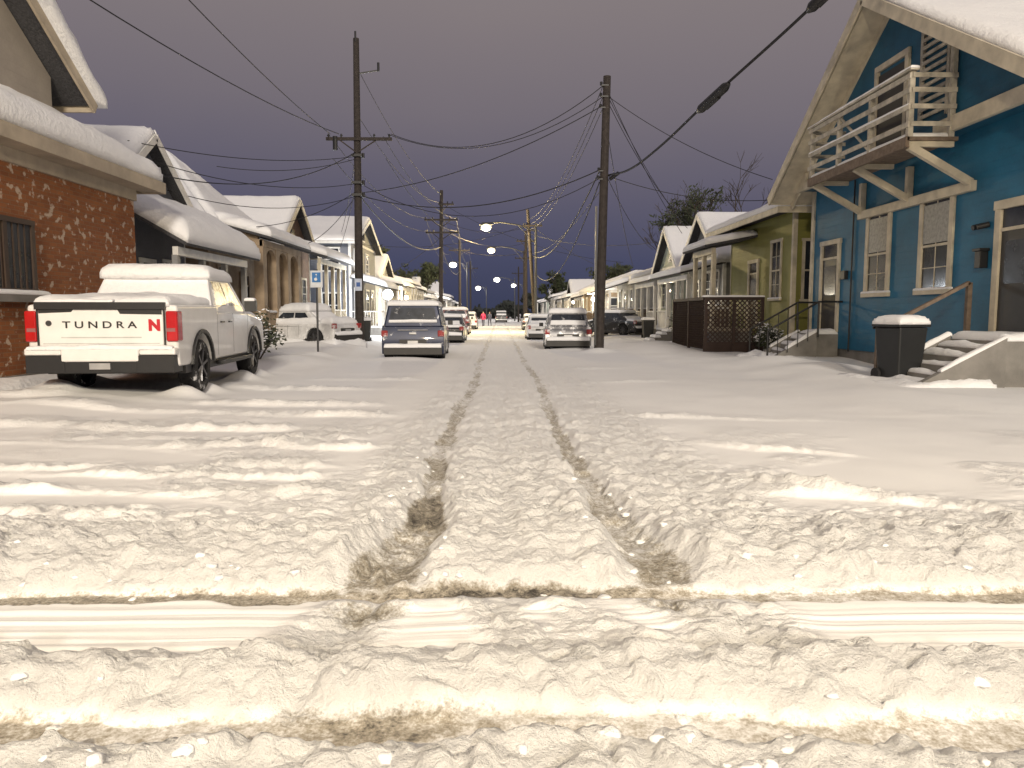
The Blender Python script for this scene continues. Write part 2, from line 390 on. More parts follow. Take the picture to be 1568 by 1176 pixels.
# ------------------------------------------------------------------ house kit
def win(T,G,Bl,x,s,y0,y1,z0,z1,fw=.11,snow=None):
    T.box(x,x+s*.06,y0,y0+fw,z0,z1); T.box(x,x+s*.06,y1-fw,y1,z0,z1)
    T.box(x,x+s*.063,y0-.03,y1+.03,z1-.002,z1+fw); T.box(x,x+s*.10,y0-.05,y1+.05,z0-fw*.7,z0)
    G.box(x,x+s*.012,y0+fw,y1-fw,z0,z1)
    zm=(z0+z1)/2; T.box(x,x+s*.04,y0+fw,y1-fw,zm-.03,zm+.03); ym=(y0+y1)/2
    T.box(x,x+s*.028,ym-.012,ym+.012,z0,zm-.03); T.box(x,x+s*.028,ym-.012,ym+.012,zm+.03,z1)
    for k in (.5,): 
        zz=z0+(zm-z0)*k; T.box(x,x+s*.026,y0+fw,y1-fw,zz-.012,zz+.012); zz=zm+(z1-zm)*k; T.box(x,x+s*.026,y0+fw,y1-fw,zz-.012,zz+.012)
    if snow: pad(snow,(x,y0-.05,z0),(x+s*.1,y0-.05,z0),(x+s*.1,y1+.05,z0),(x,y1+.05,z0),.05)
def winy(T,G,y,x0,x1,z0,z1,fw=.1):
    T.box(x0,x0+fw,y-.06,y,z0,z1); T.box(x1-fw,x1,y-.06,y,z0,z1)
    T.box(x0-.03,x1+.03,y-.063,y,z1-.002,z1+fw); T.box(x0-.05,x1+.05,y-.1,y,z0-.08,z0)
    G.box(x0+fw,x1-fw,y-.012,y,z0,z1); zm=(z0+z1)/2; T.box(x0+fw,x1-fw,y-.04,y,zm-.03,zm+.03)
def door(T,G,Dm,x,s,y0,y1,z0,z1,fw=.14):
    T.box(x,x+s*.07,y0,y0+fw,z0,z1); T.box(x,x+s*.07,y1-fw,y1,z0,z1); T.box(x,x+s*.075,y0-.04,y1+.04,z1-.002,z1+fw)
    tz=z1-.45
    Dm.box(x,x+s*.02,y0+fw,y1-fw,z0,tz); T.box(x,x+s*.05,y0+fw,y1-fw,tz,tz+.07); G.box(x,x+s*.012,y0+fw,y1-fw,tz+.07,z1)
    G.box(x,x+s*.026,y0+fw+.15,y1-fw-.15,z0+1.1,tz-.2)

def house(name,side,xf,y0,y1,eave,ridge,depth,wall,ori='g',trim=None,porch=None,floor=.75,wins=(),doors=(),swins=(),ov=.45,th=.2,fov=None,posts=None):
    trim=trim or m_white; fov=ov if fov is None else fov
    r=root(name,(side*(xf+depth/2),(y0+y1)/2,0))
    X=lambda u: side*(xf+u); s=-side
    Wl,T,G,Dm,Rf,S,Fn=MB(),MB(),MB(),MB(),MB(),MB(),MB()
    Wl.box(X(0),X(depth),y0,y1,floor-.25,eave); Fn.box(X(.05),X(depth-.05),y0+.05,y1-.05,-.3,floor-.25)
    ym=(y0+y1)/2; um=depth/2
    for yy in (y0,y1):
        T.box(X(-.03),X(.12),yy-.03,yy+.03+(.09 if yy==y0 else -.0),floor-.25,eave-.01)
    sl=(ridge-eave)
    if ori=='g':
        Wl.px([(y0,eave-.002),(y1,eave-.002),(ym,ridge-.05)],X(0),X(depth))
        k=sl/(ym-y0)
        for e,sg in ((y0,-1),(y1,1)):
            A=(X(-fov),e+sg*ov,eave-ov*k+.08);B=(X(depth+ov),e+sg*ov,eave-ov*k+.08);C=(X(depth+ov),ym,ridge+.08);D=(X(-fov),ym,ridge+.08)
            Rf.slab(A,B,C,D,.1)
            T.beam(Vector(A)+Vector((s*.02,0,-.1)),Vector(D)+Vector((s*.02,0,-.1)),.05,.24)
            T.beam(Vector(A)+Vector((0,sg*.01,-.06)),Vector(B)+Vector((0,sg*.01,-.06)),.04,.16)
            pad(S,A,B,C,D,th,out=.08)
        T.box(X(-.05),X(-.001),y0+.3,y1-.3,eave-.1,eave+.05)
        if (ridge-eave)>1.2: 
            T.box(X(-.05),X(0),ym-.4,ym+.4,eave+.3,eave+.3+.08); G.box(X(-.03),X(0),ym-.3,ym+.3,eave+.38,eave+.85)
    elif ori=='s':
        Wl.py([(X(0),eave-.002),(X(depth),eave-.002),(X(um),ridge-.05)],y0,y1)
        k=sl/um
        for u,sg in ((0,-1),(depth,1)):
            A=(X(u+sg*fov),y0-ov,eave-fov*k+.08);B=(X(u+sg*fov),y1+ov,eave-fov*k+.08);C=(X(um),y1+ov,ridge+.08);D=(X(um),y0-ov,ridge+.08)
            Rf.slab(A,B,C,D,.1); pad(S,A,B,C,D,th,out=.08)
            T.beam(Vector(A)+Vector((0,-.02,-.1)),Vector(D)+Vector((0,-.02,-.1)),.05,.22)
            T.beam(Vector(A)+Vector((-side*sg*-.0,0,-.08)),Vector(B)+Vector((0,0,-.08)),.05,.2)
    else:
        hl=min(um,(y1-y0)/2)*.98; k=sl/hl
        za=eave-ov*k*.5+.05
        c=[(X(-ov),y0-ov,za),(X(depth+ov),y0-ov,za),(X(depth+ov),y1+ov,za),(X(-ov),y1+ov,za)]
        if depth>=(y1-y0): r1=(X(hl),ym,ridge); r2=(X(depth-hl),ym,ridge)
        else: r1=(X(um),y0+hl,ridge); r2=(X(um),y1-hl,ridge)
        if depth>=(y1-y0): qs=[(c[0],c[1],r2,r1),(c[1],c[2],r2,r2),(c[2],c[3],r1,r2),(c[3],c[0],r1,r1)]
        else: qs=[(c[3],c[0],r1,r2),(c[0],c[1],r1,r1),(c[1],c[2],r2,r1),(c[2],c[3],r2,r2)]
        for q4 in qs:
            q4=[tuple(map(float,p)) for p in q4]; q5=q4 if q4[2]!=q4[3] else (q4[0],q4[1],tuple(np.array(q4[2])+np.array([.01,.01,0])),q4[3])
            pad(S,*q5,th,out=.08)
        Rf.add([*c,r1,r2],[(0,1,2,3)]+([(0,1,5,4),(1,2,5),(2,3,4,5),(3,0,4)] if depth>=(y1-y0) else [(3,0,4,5),(0,1,4),(1,2,5,4),(2,3,5)]))
        for i in range(4):
            T.beam(Vector(c[i])-Vector((0,0,.1)),Vector(c[(i+1)%4])-Vector((0,0,.1)),.06,.2)
    for w in wins: win(T,G,None,X(0),s,w[0],w[1],w[2],w[3],snow=S)
    for d in doors: door(T,G,Dm,X(0),s,d[0],d[1],floor,d[2])
    for w in swins: winy(T,G,y0,*sorted((X(w[0]),X(w[1]))),w[2],w[3])
    if porch:
        p0,p1,pd,zt,zb,npost,arch=porch
        Fn.box(X(-pd),X(0),p0,p1,-.3,floor-.12); T.box(X(-pd-.05),X(.0),p0-.05,p1+.05,floor-.12,floor)
        A=(X(-pd-.4),p0-.3,zb);B=(X(-pd-.4),p1+.3,zb);C=(X(0),p1+.3,zt);D=(X(0),p0-.3,zt)
        Rf.slab(A,B,C,D,.09); pad(S,A,B,C,D,th*1.25,out=.1)
        T.box(X(-pd-.02),X(-pd+.14),p0,p1,zb-.32,zb-.08)
        pw=.1 if not arch else .22
        PT=MB() if posts else T
        ysp=np.linspace(p0+pw,p1-pw,npost)
        for y in ysp:
            PT.box(X(-pd+.01),X(-pd+.01+2*pw*.8),y-pw,y+pw,floor,zb-.3)
            PT.box(X(-pd-.03),X(-pd+.05+2*pw*.8),y-pw-.05,y+pw+.05,floor,floor+.8*bool(arch)+.1)
        if arch:
            for a_,b_ in zip(ysp[:-1],ysp[1:]):
                a2,b2=a_+pw,b_-pw; mid=(a2+b2)/2; rr=(b2-a2)/2; zz=zb-.32; h0=zz-rr*.8
                poly=[(a2,zz),(a2,h0)]+[(mid-rr*math.cos(t),h0+rr*.72*math.sin(t)) for t in np.linspace(.15,math.pi-.15,9)]+[(b2,h0),(b2,zz)]
                PT.px(poly,X(-pd+.03),X(-pd+.2))
            PT.box(X(-pd+.02),X(-pd+.21),p0,p1,zz,zb-.06)
            PT.box(X(-pd+.2),X(0),p0+.02,p0+.18,zz-.15,zt-.3); PT.box(X(-pd+.2),X(0),p0+.04,p0+.16,floor,floor+.75)
            for a_,b_ in zip(ysp[:-1],ysp[1:]): PT.box(X(-pd+.05),X(-pd+.15),a_+pw,b_-pw,floor,floor+.75); pad(S,(X(-pd),a_+pw,floor+.75),(X(-pd+.2),a_+pw,floor+.75),(X(-pd+.2),b_-pw,floor+.75),(X(-pd),b_-pw,floor+.75),.08)
        else:
            for a_,b_ in zip(ysp[:-1],ysp[1:]):
                if b_-a_>.6 and a_!=ysp[npost//2-1]:
                    T.box(X(-pd+.04),X(-pd+.09),a_,b_,floor+.85,floor+.91)
                    for y in np.arange(a_+.15,b_-.1,.16): T.box(X(-pd+.05),X(-pd+.08),y-.015,y+.015,floor,floor+.85)
            T.box(X(-pd+.05),X(0),p0+.04,p0+.09,floor+.85,floor+.91)
            for u in np.arange(.15,pd-.1,.16): T.box(X(-u)-.015,X(-u)+.015,p0+.05,p0+.08,floor,floor+.85)
        if posts: PT.done('porch_posts',posts,r,.01)
        for i in range(4):
            k=(4-i)*(floor/5); yc=(p0+p1)/2
            Fn.box(X(-pd-.3*(i+1)),X(-pd-.3*i),yc-.7,yc+.7,-.3,k)
            pad(S,(X(-pd-.3*(i+1)),yc-.7,k),(X(-pd-.3*i),yc-.7,k),(X(-pd-.3*i),yc+.7,k),(X(-pd-.3*(i+1)),yc+.7,k),.14)
    Wl.done('walls',wall,r); T.done('trim',trim,r,.006); G.done('window_glass',m_glass,r)
    if Dm.v: Dm.done('door',m_dark,r)
    Rf.done('roof',m_shingle,r); S.done('roof_snow',m_snow,r,smooth=True); Fn.done('foundation',m_conc,r)
    return r

# ------------------------------------------------------------------ BLUE HOUSE
def blue_house():
    r=root('blue_house',(15,19.1,0))
    Wl,Up,T,G,Dm,Rf,S,Fn,Sf,Bk,Rw=[MB() for _ in range(11)]
    Wl.box(10.2,22,13.0,24.6,.45,5.42)
    Fn.box(10.25,21.9,13.1,24.55,-.3,.45)
    Up.px([(12.4,5.425),(24.6,5.425),(24.6,5.55),(19.1,9.1),(12.4,5.45)],9.7,22)
    for sg in (-1,1):
        k=.66 if sg>0 else .585; e=25.2 if sg>0 else 11.6
        A=(8.95,e,9.32-abs(e-19.1)*k);B=(22.4,e,A[2]);C=(22.4,19.1,9.32);D=(8.95,19.1,9.32)
        Rf.slab(A,B,C,D,.1)
        Sf.slab(*[Vector(p)-Vector((-.06,0,.13)) for p in (A,B,C,D)],.04)
        T.beam(Vector(A)+Vector((-.03,0,-.12)),Vector(D)+Vector((-.03,0,-.12)),.06,.28)
        T.beam(Vector(A)+Vector((.75,0,-.3)),Vector(D)+Vector((.75,0,-.3)),.06,.2)
        T.beam(Vector(A)+Vector((0,sg*.03,-.08)),Vector(B)+Vector((0,sg*.03,-.08)),.06,.24)
        if sg<0:
            C2=(22.4,18.4,9.32-.7*k);D2=(9.0,18.75,9.32-.35*k); pad(S,A,B,C2,D2,.24,amp=.3)
        else: pad(S,A,B,C,D,.22)
    T.box(9.58,9.70,12.6,16.9,5.36,5.68); T.box(9.58,9.70,21.4,24.6,5.36,5.62)
    T.box(9.6,9.7,23.9,24.62,5.62,5.9)
    T.box(10.14,10.32,24.45,24.64,.45,5.4)
    win(T,G,None,10.2,-1,19.62,20.95,2.06,4.12,.16,snow=S); win(T,G,None,10.2,-1,16.9,18.28,2.06,4.12,.16,snow=S)
    Bk.box(10.16,10.185,19.80,20.77,3.15,4.05); Bk.box(10.16,10.185,17.08,18.1,3.15,4.05)
    door(T,G,Dm,10.2,-1,22.5,23.85,.95,3.6); door(T,G,Dm,10.2,-1,13.9,15.45,1.0,3.6,.18)
    L_=MB()
    L_.box(10.02,10.2,15.68,15.86,2.45,2.8); L_.box(9.98,10.2,15.64,15.9,2.8,2.86); L_.tube((10.2,15.7,3.35),(10.0,15.8,3.3),.06); L_.tube((10.2,15.95,3.35),(10.0,15.95,3.3),.06)
    L_.box(10.08,10.2,22.0,22.3,2.5,2.75); L_.tube((10.15,21.7,.4),(10.15,21.7,5.3),.025); L_.done('wall_lamps',m_black,r,.01)
    T.box(10.06,10.2,16.2,21.3,4.12,4.34)
    for y in (16.3,18.75,21.15):
        T.beam((10.12,y,4.3),(8.75,y,5.06),.13,.16); T.box(10.04,10.19,y-.07,y+.07,4.34,5.1) if y>17 else None
        T.beam((8.7,y,5.1),(9.7,y,5.1),.1,.12)
    Dk=MB(); Dk.box(8.66,9.75,16.2,21.3,5.16,5.24); Dk.box(8.62,8.70,16.2,21.3,5.02,5.24)
    Dk.done('balcony_deck',m_wood,r)
    pad(S,(8.66,16.25,5.24),(9.65,16.25,5.24),(9.65,21.25,5.24),(8.66,21.25,5.24),.12)
    for y in (16.25,17.95,19.6,21.25):
        Rw.box(8.66,8.77,y-.055,y+.055,5.24,6.58)
    Rw.box(9.55,9.66,16.2,16.31,5.24,7.6); 
    for i,z in enumerate((5.5,5.86,6.2,6.5)):
        dz=random.uniform(-.03,.03)
        Rw.beam((8.64,16.15,z+dz),(8.64,21.35,z-dz),.035,.11)
        Rw.box(8.7,9.66,16.16,16.19,z-.05,z+.05)
        Rw.box(8.7,9.66,21.31,21.34,z-.05,z+.05)
        pad(S,(8.62,16.2,z+dz+.052),(8.67,16.2,z+dz+.052),(8.67,21.3,z-dz+.052),(8.62,21.3,z-dz+.052),.035,out=.0,amp=.6,step=.15) if i in (1,) else None
    Rw.box(8.60,8.80,16.1,21.4,6.582,6.63)
    pad(S,(8.60,16.1,6.63),(8.8,16.1,6.63),(8.8,21.4,6.63),(8.6,21.4,6.63),.06,amp=.6)
    for a,b_ in ((17.95,19.6),):
        Rw.beam((8.70,a,5.3),(8.70,b_,6.5),.03,.07)
    Dm.box(9.66,9.7,18.3,19.6,5.3,7.5); T.box(9.62,9.7,18.15,18.3,5.3,7.6); T.box(9.62,9.7,19.6,19.75,5.3,7.6); T.box(9.62,9.7,18.15,19.75,7.602,7.75)
    for i in range(12): Rw.box(9.6,9.64,16.55,17.5,5.9+i*.17,5.98+i*.17)
    Rw.box(9.61,9.68,16.45,16.55,5.8,8.0);Rw.box(9.61,9.68,17.5,17.6,5.8,8.0)
    def stoop(yc,w,x1,top,n=5,cheek=True):
        Fn.box(x1,10.2,yc-w,yc+w,-.3,top-.02); pad(S,(x1,yc-w,top-.02),(10.2,yc-w,top-.02),(10.2,yc+w,top-.02),(x1,yc+w,top-.02),.16,amp=.4)
        for i in range(n):
            z=top*(n-i-1)/n; xx=x1-.3*i
            if z<.06: continue
            Fn.box(xx-.3,xx,yc-w,yc+w,-.3,z)
            pad(S,(xx-.28,yc-w,z),(xx+.0,yc-w,z),(xx+.0,yc+w,z),(xx-.28,yc+w,z),.10,out=.0,amp=.8,step=.1)
        if cheek:
          for sy in (-1,1):
            e0,e1=sorted((yc+sy*w,yc+sy*(w+.14)))
            Fn.py([(x1-.3*n+.2,-.3),(x1,-.3),(x1,top+.05),(x1-.3*n+.2,.2)],e0,e1)
            pad(S,(x1-.3*n+.6,e0,.42),(x1+.03,e0,top+.05),(x1+.03,e1,top+.05),(x1-.3*n+.6,e1,.42),.08,amp=.8,step=.1,out=.01)
        pad(S,(x1-.3*n-.5,yc-w-.35,-.05),(x1-.2,yc-w-.3,-.05),(x1-.2,yc+w+.35,-.05),(x1-.3*n-.5,yc+w+.4,-.05),.26,amp=.9,step=.15,out=.1)
    stoop(14.7,.8,9.4,1.0,6); stoop(23.1,.6,9.5,.9)
    Rl=MB()
    for y in (15.8,):
        Rl.beam((8.0,y,1.15),(9.9,y,2.15),.1,.07); Rl.box(7.98,8.07,y-.05,y+.05,0,1.15); Rl.box(9.86,9.95,y-.05,y+.05,1,2.15)
    Rl.done('stair_handrail',m_wood,r)
    Rl=MB()
    for y in (22.3,23.9):
        Rl.tube((8.0,y,1.0),(9.5,y,1.85),.03); Rl.tube((9.5,y,1.85),(10.2,y,1.85),.03)
        Rl.tube((8.0,y,0),(8.0,y,1.0),.03); Rl.tube((9.5,y,.8),(9.5,y,1.85),.03)
        for i in range(1,5): xx=8+.3*i; Rl.tube((xx,y,.17*i),(xx,y,1.0+.17*i),.013)
    Rl.done('iron_handrail',m_black,r)
    Wl.done('walls',m_blue,r); Up.done('gable_wall',m_blueshade,r); T.done('trim',m_trim,r,.008); Rw.done('balcony_railing',m_rail,r,.006); G.done('window_glass',m_glass,r)
    Bk.done('window_blinds',m_blind,r)
    Dm.done('doors',m_dark,r); Rf.done('roof',m_shingle,r); Sf.done('soffit',m_trim,r); S.done('snow_cover',m_snow,r,smooth=True); Fn.done('foundation_and_steps',m_conc,r)
blue_house()

def trash_bin(loc,mat,rz=0,sc_=1):
    r=root('trash_bin',(loc[0],loc[1],gz(*loc)-.04),rz); r.scale=(sc_,)*3
    B=MB(); B.prism([(-.24,-.27,.0),(.24,-.27,0),(.24,.27,0),(-.24,.27,0)],[(-.3,-.34,.98),(.3,-.34,.98),(.3,.34,.98),(-.3,.34,.98)]); B.done('body',mat,r,.03,world=False)
    B=MB(); B.box(-.33,.33,-.37,.38,.985,1.04); B.tube((-.28,.4,.96),(.28,.4,.96),.025); B.done('lid',mat,r,.02,world=False)
    B=MB(); B.tube((-.3,.28,.1),(-.22,.28,.1),.11,seg=14);B.tube((.3,.28,.1),(.22,.28,.1),.11,seg=14); B.done('wheels',m_tire,r,world=False)
    B=MB(); pad(B,(-.33,-.37,1.04),(.33,-.37,1.04),(.33,.38,1.04),(-.33,.38,1.04),.15,step=.1); B.done('snow_cap',m_snow,r,smooth=True,world=False)
m_bin=M('bin_plastic',(.012,.013,.014),.5)
trash_bin((8.2,15.25),m_bin,.2,1.1)
trash_bin((8.3,42),m_bin); trash_bin((8.0,47.),m_bin,.1); trash_bin((-6.6,37),m_bin,.1)

# ------------------------------------------------------------------ other houses right
house('olive_house',1,10.2,26.2,33.2,5.2,6.7,12,m_green,'h',m_trim,wins=[(27.2,28.3,2.05,4.1)],doors=[(29.6,30.8,3.5)],swins=[(.3,1.2,2.0,4.0)],floor=.9,ov=.9,th=.22,
      porch=(30.2,33.2,1.7,4.6,4.2,3,False))
house('gray_cottage',1,10.4,35,41.5,4.2,6.4,12,m_gray,'g',m_white,wins=[(35.6,36.6,1.9,3.5),(37.0,38.0,1.9,3.5)],doors=[(39,40,3.1)],swins=[(.5,1.6,1.8,3.4),(3,4,1.8,3.4)],porch=(35,41.5,1.7,3.9,3.4,4,False))
house('mint_cottage',1,10.4,43,49,4.3,6.6,12,m_mint,'g',m_white,wins=[(43.7,44.7,1.9,3.5),(47,48,1.9,3.5)],doors=[(45.5,46.6,3.1)],swins=[(.5,1.6,1.8,3.4)],porch=(43,49,1.6,3.9,3.4,4,False))
house('white_cottage',1,9.4,52,60,3.9,5.6,11,m_whs,'s',m_white,wins=[(53,54,1.7,3.2),(58,59,1.7,3.2)],doors=[(55.5,56.6,3.)],porch=(52.5,59.5,1.8,3.9,3.2,5,False),th=.28)
house('carport_house',1,8.2,64,73,3.5,5.2,13,m_tanst,'h',m_white,wins=[(66,67.4,1.6,2.9),(70,71,1.6,2.9)],swins=[(1,2.6,1.5,2.8),(6,7.6,1.5,2.8)],th=.3)
# ------------------------------------------------------------------ left houses
def brick_house():
    r=root('brick_house',(-13,13,0))
    Wl,Up,T,G,Dm,Rf,S,Fn,Br=[MB() for _ in range(9)]
    ZE=4.9
    Wl.box(-20,-9.3,4,19.6,-.3,ZE-.22)
    Fn.box(-20.1,-9.22,3.9,19.68,-.3,.32)
    A=(-8.75,4,ZE);B=(-8.75,20.1,ZE);C=(-13.6,16.6,7.3);D=(-13.6,4,7.3)
    Rf.slab(A,B,C,D,.12); pad(S,A,B,C,D,.46,out=.16,amp=.35)
    E=(-20.4,20.1,ZE);F=(-17,16.6,7.3)
    Rf.slab(B,E,F,C,.12); pad(S,B,E,F,C,.36,out=.12,amp=.3)
    T.box(-8.80,-8.70,4,20.15,ZE-.3,ZE-.02); T.box(-20.4,-8.8,20.05,20.15,ZE-.3,ZE-.02); 
    T.box(-9.3,-8.8,4,20.05,ZE-.27,ZE-.21); T.box(-9.36,-9.24,4,19.66,ZE-.55,ZE-.272)
    Up.px([(6,5),(18.0,5),(18.0,6.9),(12,11.1),(6,6.9)],-19,-10.3)
    for e in (5.3,18.8):
        k=.69
        A=(-9.75,e,11.25-abs(e-12)*k);B=(-19.5,e,A[2]);C=(-19.5,12,11.25);D=(-9.75,12,11.25)
        Rf.slab(A,B,C,D,.12)
        A2=(-9.5,e+(.12 if e>12 else -.12),A[2]-.1);D2=(-9.5,12,11.25); B2=(-19.5,A2[1],A2[2])
        pad(S,A2,B2,C,D2,.50,out=.18,amp=.4)
        T.beam(Vector(A)+Vector((.03,0,-.15)),Vector(D)+Vector((.03,0,-.15)),.06,.30)
        T.beam(Vector(A)+Vector((0,.03,-.1)),Vector(B)+Vector((0,.03,-.1)),.06,.26)
    for y0,y1 in ((13.4,15.25),(9,10.6)):
        Dm.box(-9.24,-9.3,y0,y1,1.98,3.22)
        for a,b_ in ((y0,y0+.1),(y1-.1,y1),((y0+y1)/2-.04,(y0+y1)/2+.04)): Br.box(-9.2,-9.3,a,b_,1.98,3.22)
        Br.box(-9.19,-9.3,y0,y1,3.22,3.32); Br.box(-9.19,-9.3,y0,y1,1.9,1.98)
        for i in range(9): Br.box(-9.225,-9.3,y0+.1+i*.18,y0+.14+i*.18,1.98,3.22)
        Fn.box(-9.05,-9.3,y0-.15,y1+.2,1.72,1.86); pad(S,(-9.05,y0-.15,1.86),(-9.3,y0-.15,1.86),(-9.3,y1+.2,1.86),(-9.05,y1+.2,1.86),.09)
    pad(S,(-9.22,4,.1),(-8.3,4,.1),(-8.4,19,.1),(-9.22,19,.1),.22,amp=.5)
    Wl.done('brick_walls',m_brick,r); Fn.done('stone_base',m_conc,r); Up.done('upper_siding',m_tan,r); T.done('fascia',M('fascia_tan',(.40,.34,.26),.7,var=.2,scale=2),r,.008)
    Br.done('window_frame',M('brown_frame',(.05,.03,.02),.6),r); Dm.done('window_glass',m_glass,r); Rf.done('roof',m_shingle,r); S.done('roof_snow',m_snow,r,smooth=True)
brick_house()
house('gray_porch_house',-1,11.2,21.4,27.2,4.9,7.0,11,m_slate,'g',m_white,wins=[(22,23,1.7,3.2),(25.4,26.4,1.7,3.2)],doors=[(23.8,24.8,3.1)],porch=(21.4,27.2,2.2,4.95,3.45,4,False),floor=.6,th=.42,posts=m_gray)
house('arched_porch_house',-1,10.9,28.6,34.4,4.9,7.9,8,m_tanst,'h',m_tanst,wins=[(29.4,30.5,1.9,3.3)],doors=[(32,33.1,3.1)],porch=(28.8,34.2,2.0,5.0,4.35,4,True),floor=.8,th=.36,posts=m_tanst)
house('columned_house',-1,10.6,36,42.4,4.9,7.2,11,m_brown,'g',m_trim,wins=[(37,38,1.8,3.3),(40.6,41.6,1.8,3.3)],doors=[(39,40,3.1)],porch=(36.2,42.2,2.1,4.9,4.2,5,False),floor=.8,th=.34)
house('two_storey_house',-1,9.0,46,55,5.9,7.6,11,m_slate,'g',m_white,wins=[(47,48.2,1.5,3),(51,52.2,1.5,3),(47,48.2,4.2,5.4),(51,52.2,4.2,5.4)],doors=[(53,54,3)],swins=[(.6,1.8,4.1,5.4),(3,4.2,4.1,5.4),(.6,1.8,1.3,2.7)],porch=(46.2,50.8,1.8,3.7,3.1,4,False),th=.3)
pal=[m_whs,m_gray,m_tan,m_mint,m_slate,m_tanst]
nm=['white_house','gray_house','tan_house','green_house','slate_house','stucco_house']
for side,ylist in ((-1,[60,69,78,88,99,111,125,140,158]),(1,[77,87,97,108,121,136,152])):
    for i,y in enumerate(ylist):
        c=(i*2+(side>0)*3)%6; w=6.5+random.random()*1.5; e=3.7+random.random()*1.1; xf=9.3+random.random()*1.5
        o='gsh'[(i+(side>0))%3]
        house(nm[c],side,xf,y,y+w,e,e+1.9,11,pal[c],o,m_white,wins=[(y+.8,y+1.9,1.7,3.1),(y+4.5,y+5.6,1.7,3.1)],doors=[(y+2.8,y+3.8,3.)],swins=[(.5,1.6,1.6,3.)],
              porch=(y+.1,y+w-.1,1.8,e-.1,e-.55,4,False),th=.28)
# ------------------------------------------------------------------ lattice screen
def lattice():
    r=root('lattice_fence',(8.1,26.6,0))
    Fm,La,S=MB(),MB(),MB(); x0,x1,z0,z1,y=7.2,9.3,.25,2.05,26.4
    for a,b_ in ((x0,x0+.1),(x1-.1,x1),((x0+x1)/2-.05,(x0+x1)/2+.05)): Fm.box(a,b_,y-.05,y+.05,-.2,z1+.05)
    Fm.box(x0+.1,x1-.1,y-.045,y+.045,z1-.08,z1+.04); Fm.box(x0+.1,x1-.1,y-.045,y+.045,z0,z0+.1)
    def lat(P,a0,a1):
        for k in np.arange(-3,6,.17):
            for sg,off in ((1,0),(-1,.012)):
                aa,za=a0+k+sg*z0,z0; ab,zb=a0+k+sg*z1,z1
                if aa>ab: aa,ab,za,zb=ab,aa,zb,za
                if ab<=a0+.02 or aa>=a1-.02: continue
                if aa<a0: za+= (zb-za)*(a0-aa)/(ab-aa); aa=a0
                if ab>a1: zb= za+(zb-za)*(a1-aa)/(ab-aa); ab=a1
                P(aa,za,ab,zb,off)
    lat(lambda a,za,b,zb,o: La.beam((a,y+o,za),(b,y+o,zb),.012,.04),x0,x1)
    lat(lambda a,za,b,zb,o: La.beam((x0+o,a,za),(x0+o,b,zb),.04,.012) if abs(b-a)>.05 else None,26.45,31)
    for yy in (28.5,31): Fm.box(x0-.05,x0+.05,yy-.05,yy+.05,-.2,z1)
    Fm.box(x0-.045,x0+.045,26.45,31,z1-.08,z1+.03)
    pad(S,(x0-.08,y-.08,z1+.04),(x1,y-.08,z1+.04),(x1,y+.08,z1+.04),(x0-.08,y+.08,z1+.04),.05)
    mm=M('red_brown_stain',(.035,.018,.014),.7)
    Fm.done('frame',mm,r); La.done('slats',mm,r); S.done('snow_cap',m_snow,r,smooth=True)
    Bx=MB(); Bx.box(x0-.02,x1+.02,y-.02,y+.02,-.2,z0+.25); Bx.done('skirt_board',mm,r)
lattice()
def board_fence(x0,x1,y,h,mat=None,n='wooden_fence'):
    r=root(n,((x0+x1)/2,y,0)); B=MB(); x=x0
    while x<x1: hh=h+random.uniform(-.03,.03); B.box(x,x+.135,y,y+.025,0,hh); x+=.15
    B.box(x0,x1,y+.03,y+.07,h*.3,h*.3+.09); B.box(x0,x1,y+.03,y+.07,h*.8,h*.8+.09)
    B.done('boards',mat or m_wood,r)
    S=MB(); pad(S,(x0,y-.01,h+.02),(x1,y-.01,h+.02),(x1,y+.05,h+.02),(x0,y+.05,h+.02),.07); S.done('snow_cap',m_snow,r,smooth=True)
board_fence(9,18,34.1,1.7); board_fence(7.5,18,50.5,1.8); board_fence(6.8,8.2,62,1.6); board_fence(-18,-9,35.2,1.7); board_fence(-18,-9.5,44,1.6)

# ------------------------------------------------------------------ vehicles
def wheel(Ty,Ri,x,y,z,R,w,side):
    seg=28
    prof=[(-w/2,R*.62),(-w/2,R*.93),(-w/2+.03,R),(w/2-.03,R),(w/2,R*.93),(w/2,R*.62)]
    vs=[];fs=[]
    for i in range(seg):
        t=2*math.pi*i/seg
        for (a,rr) in prof: vs.append((x+a,y+rr*math.cos(t),z+rr*math.sin(t)))
    n=len(prof)
    for i in range(seg):
        j=(i+1)%seg
        for k in range(n): fs.append((i*n+k,i*n+(k+1)%n,j*n+(k+1)%n,j*n+k))
    Ty.add(vs,fs)
    Ri.tube((x-.02,y,z),(x+side*(w/2-.06),y,z),R*.6,seg=20)
    Ri.tube((x,y,z),(x+side*(w/2-.01),y,z),R*.14,seg=12)
    for i in range(6):
        t=2*math.pi*i/6+.3; Ri.beam((x+side*(w/2-.035),y,z),(x+side*(w/2-.02),y+R*.6*math.cos(t),z+R*.6*math.sin(t)),.05,.05)
def arch(yc,zc,R,n=9,zb=None):
    zb=zc if zb is None else zb
    a0=math.asin(max(-1,min(1,(zb-zc)/R)))
    return [(yc+R*math.cos(t),zc+R*math.sin(t)) for t in np.linspace(a0,math.pi-a0,n)]
def greenhouse(B,low,top):
    (xl,y0,y1,zl),(xt,t0,t1,zt)=low,top
    v=[(-xl,y0,zl),(xl,y0,zl),(xl,y1,zl),(-xl,y1,zl),(-xt,t0,zt),(xt,t0,zt),(xt,t1,zt),(-xt,t1,zt)]
    B.add(v,[(3,2,1,0),(4,5,6,7),(0,1,5,4),(1,2,6,5),(2,3,7,6),(3,0,4,7)]); return [Vector(p) for p in v]
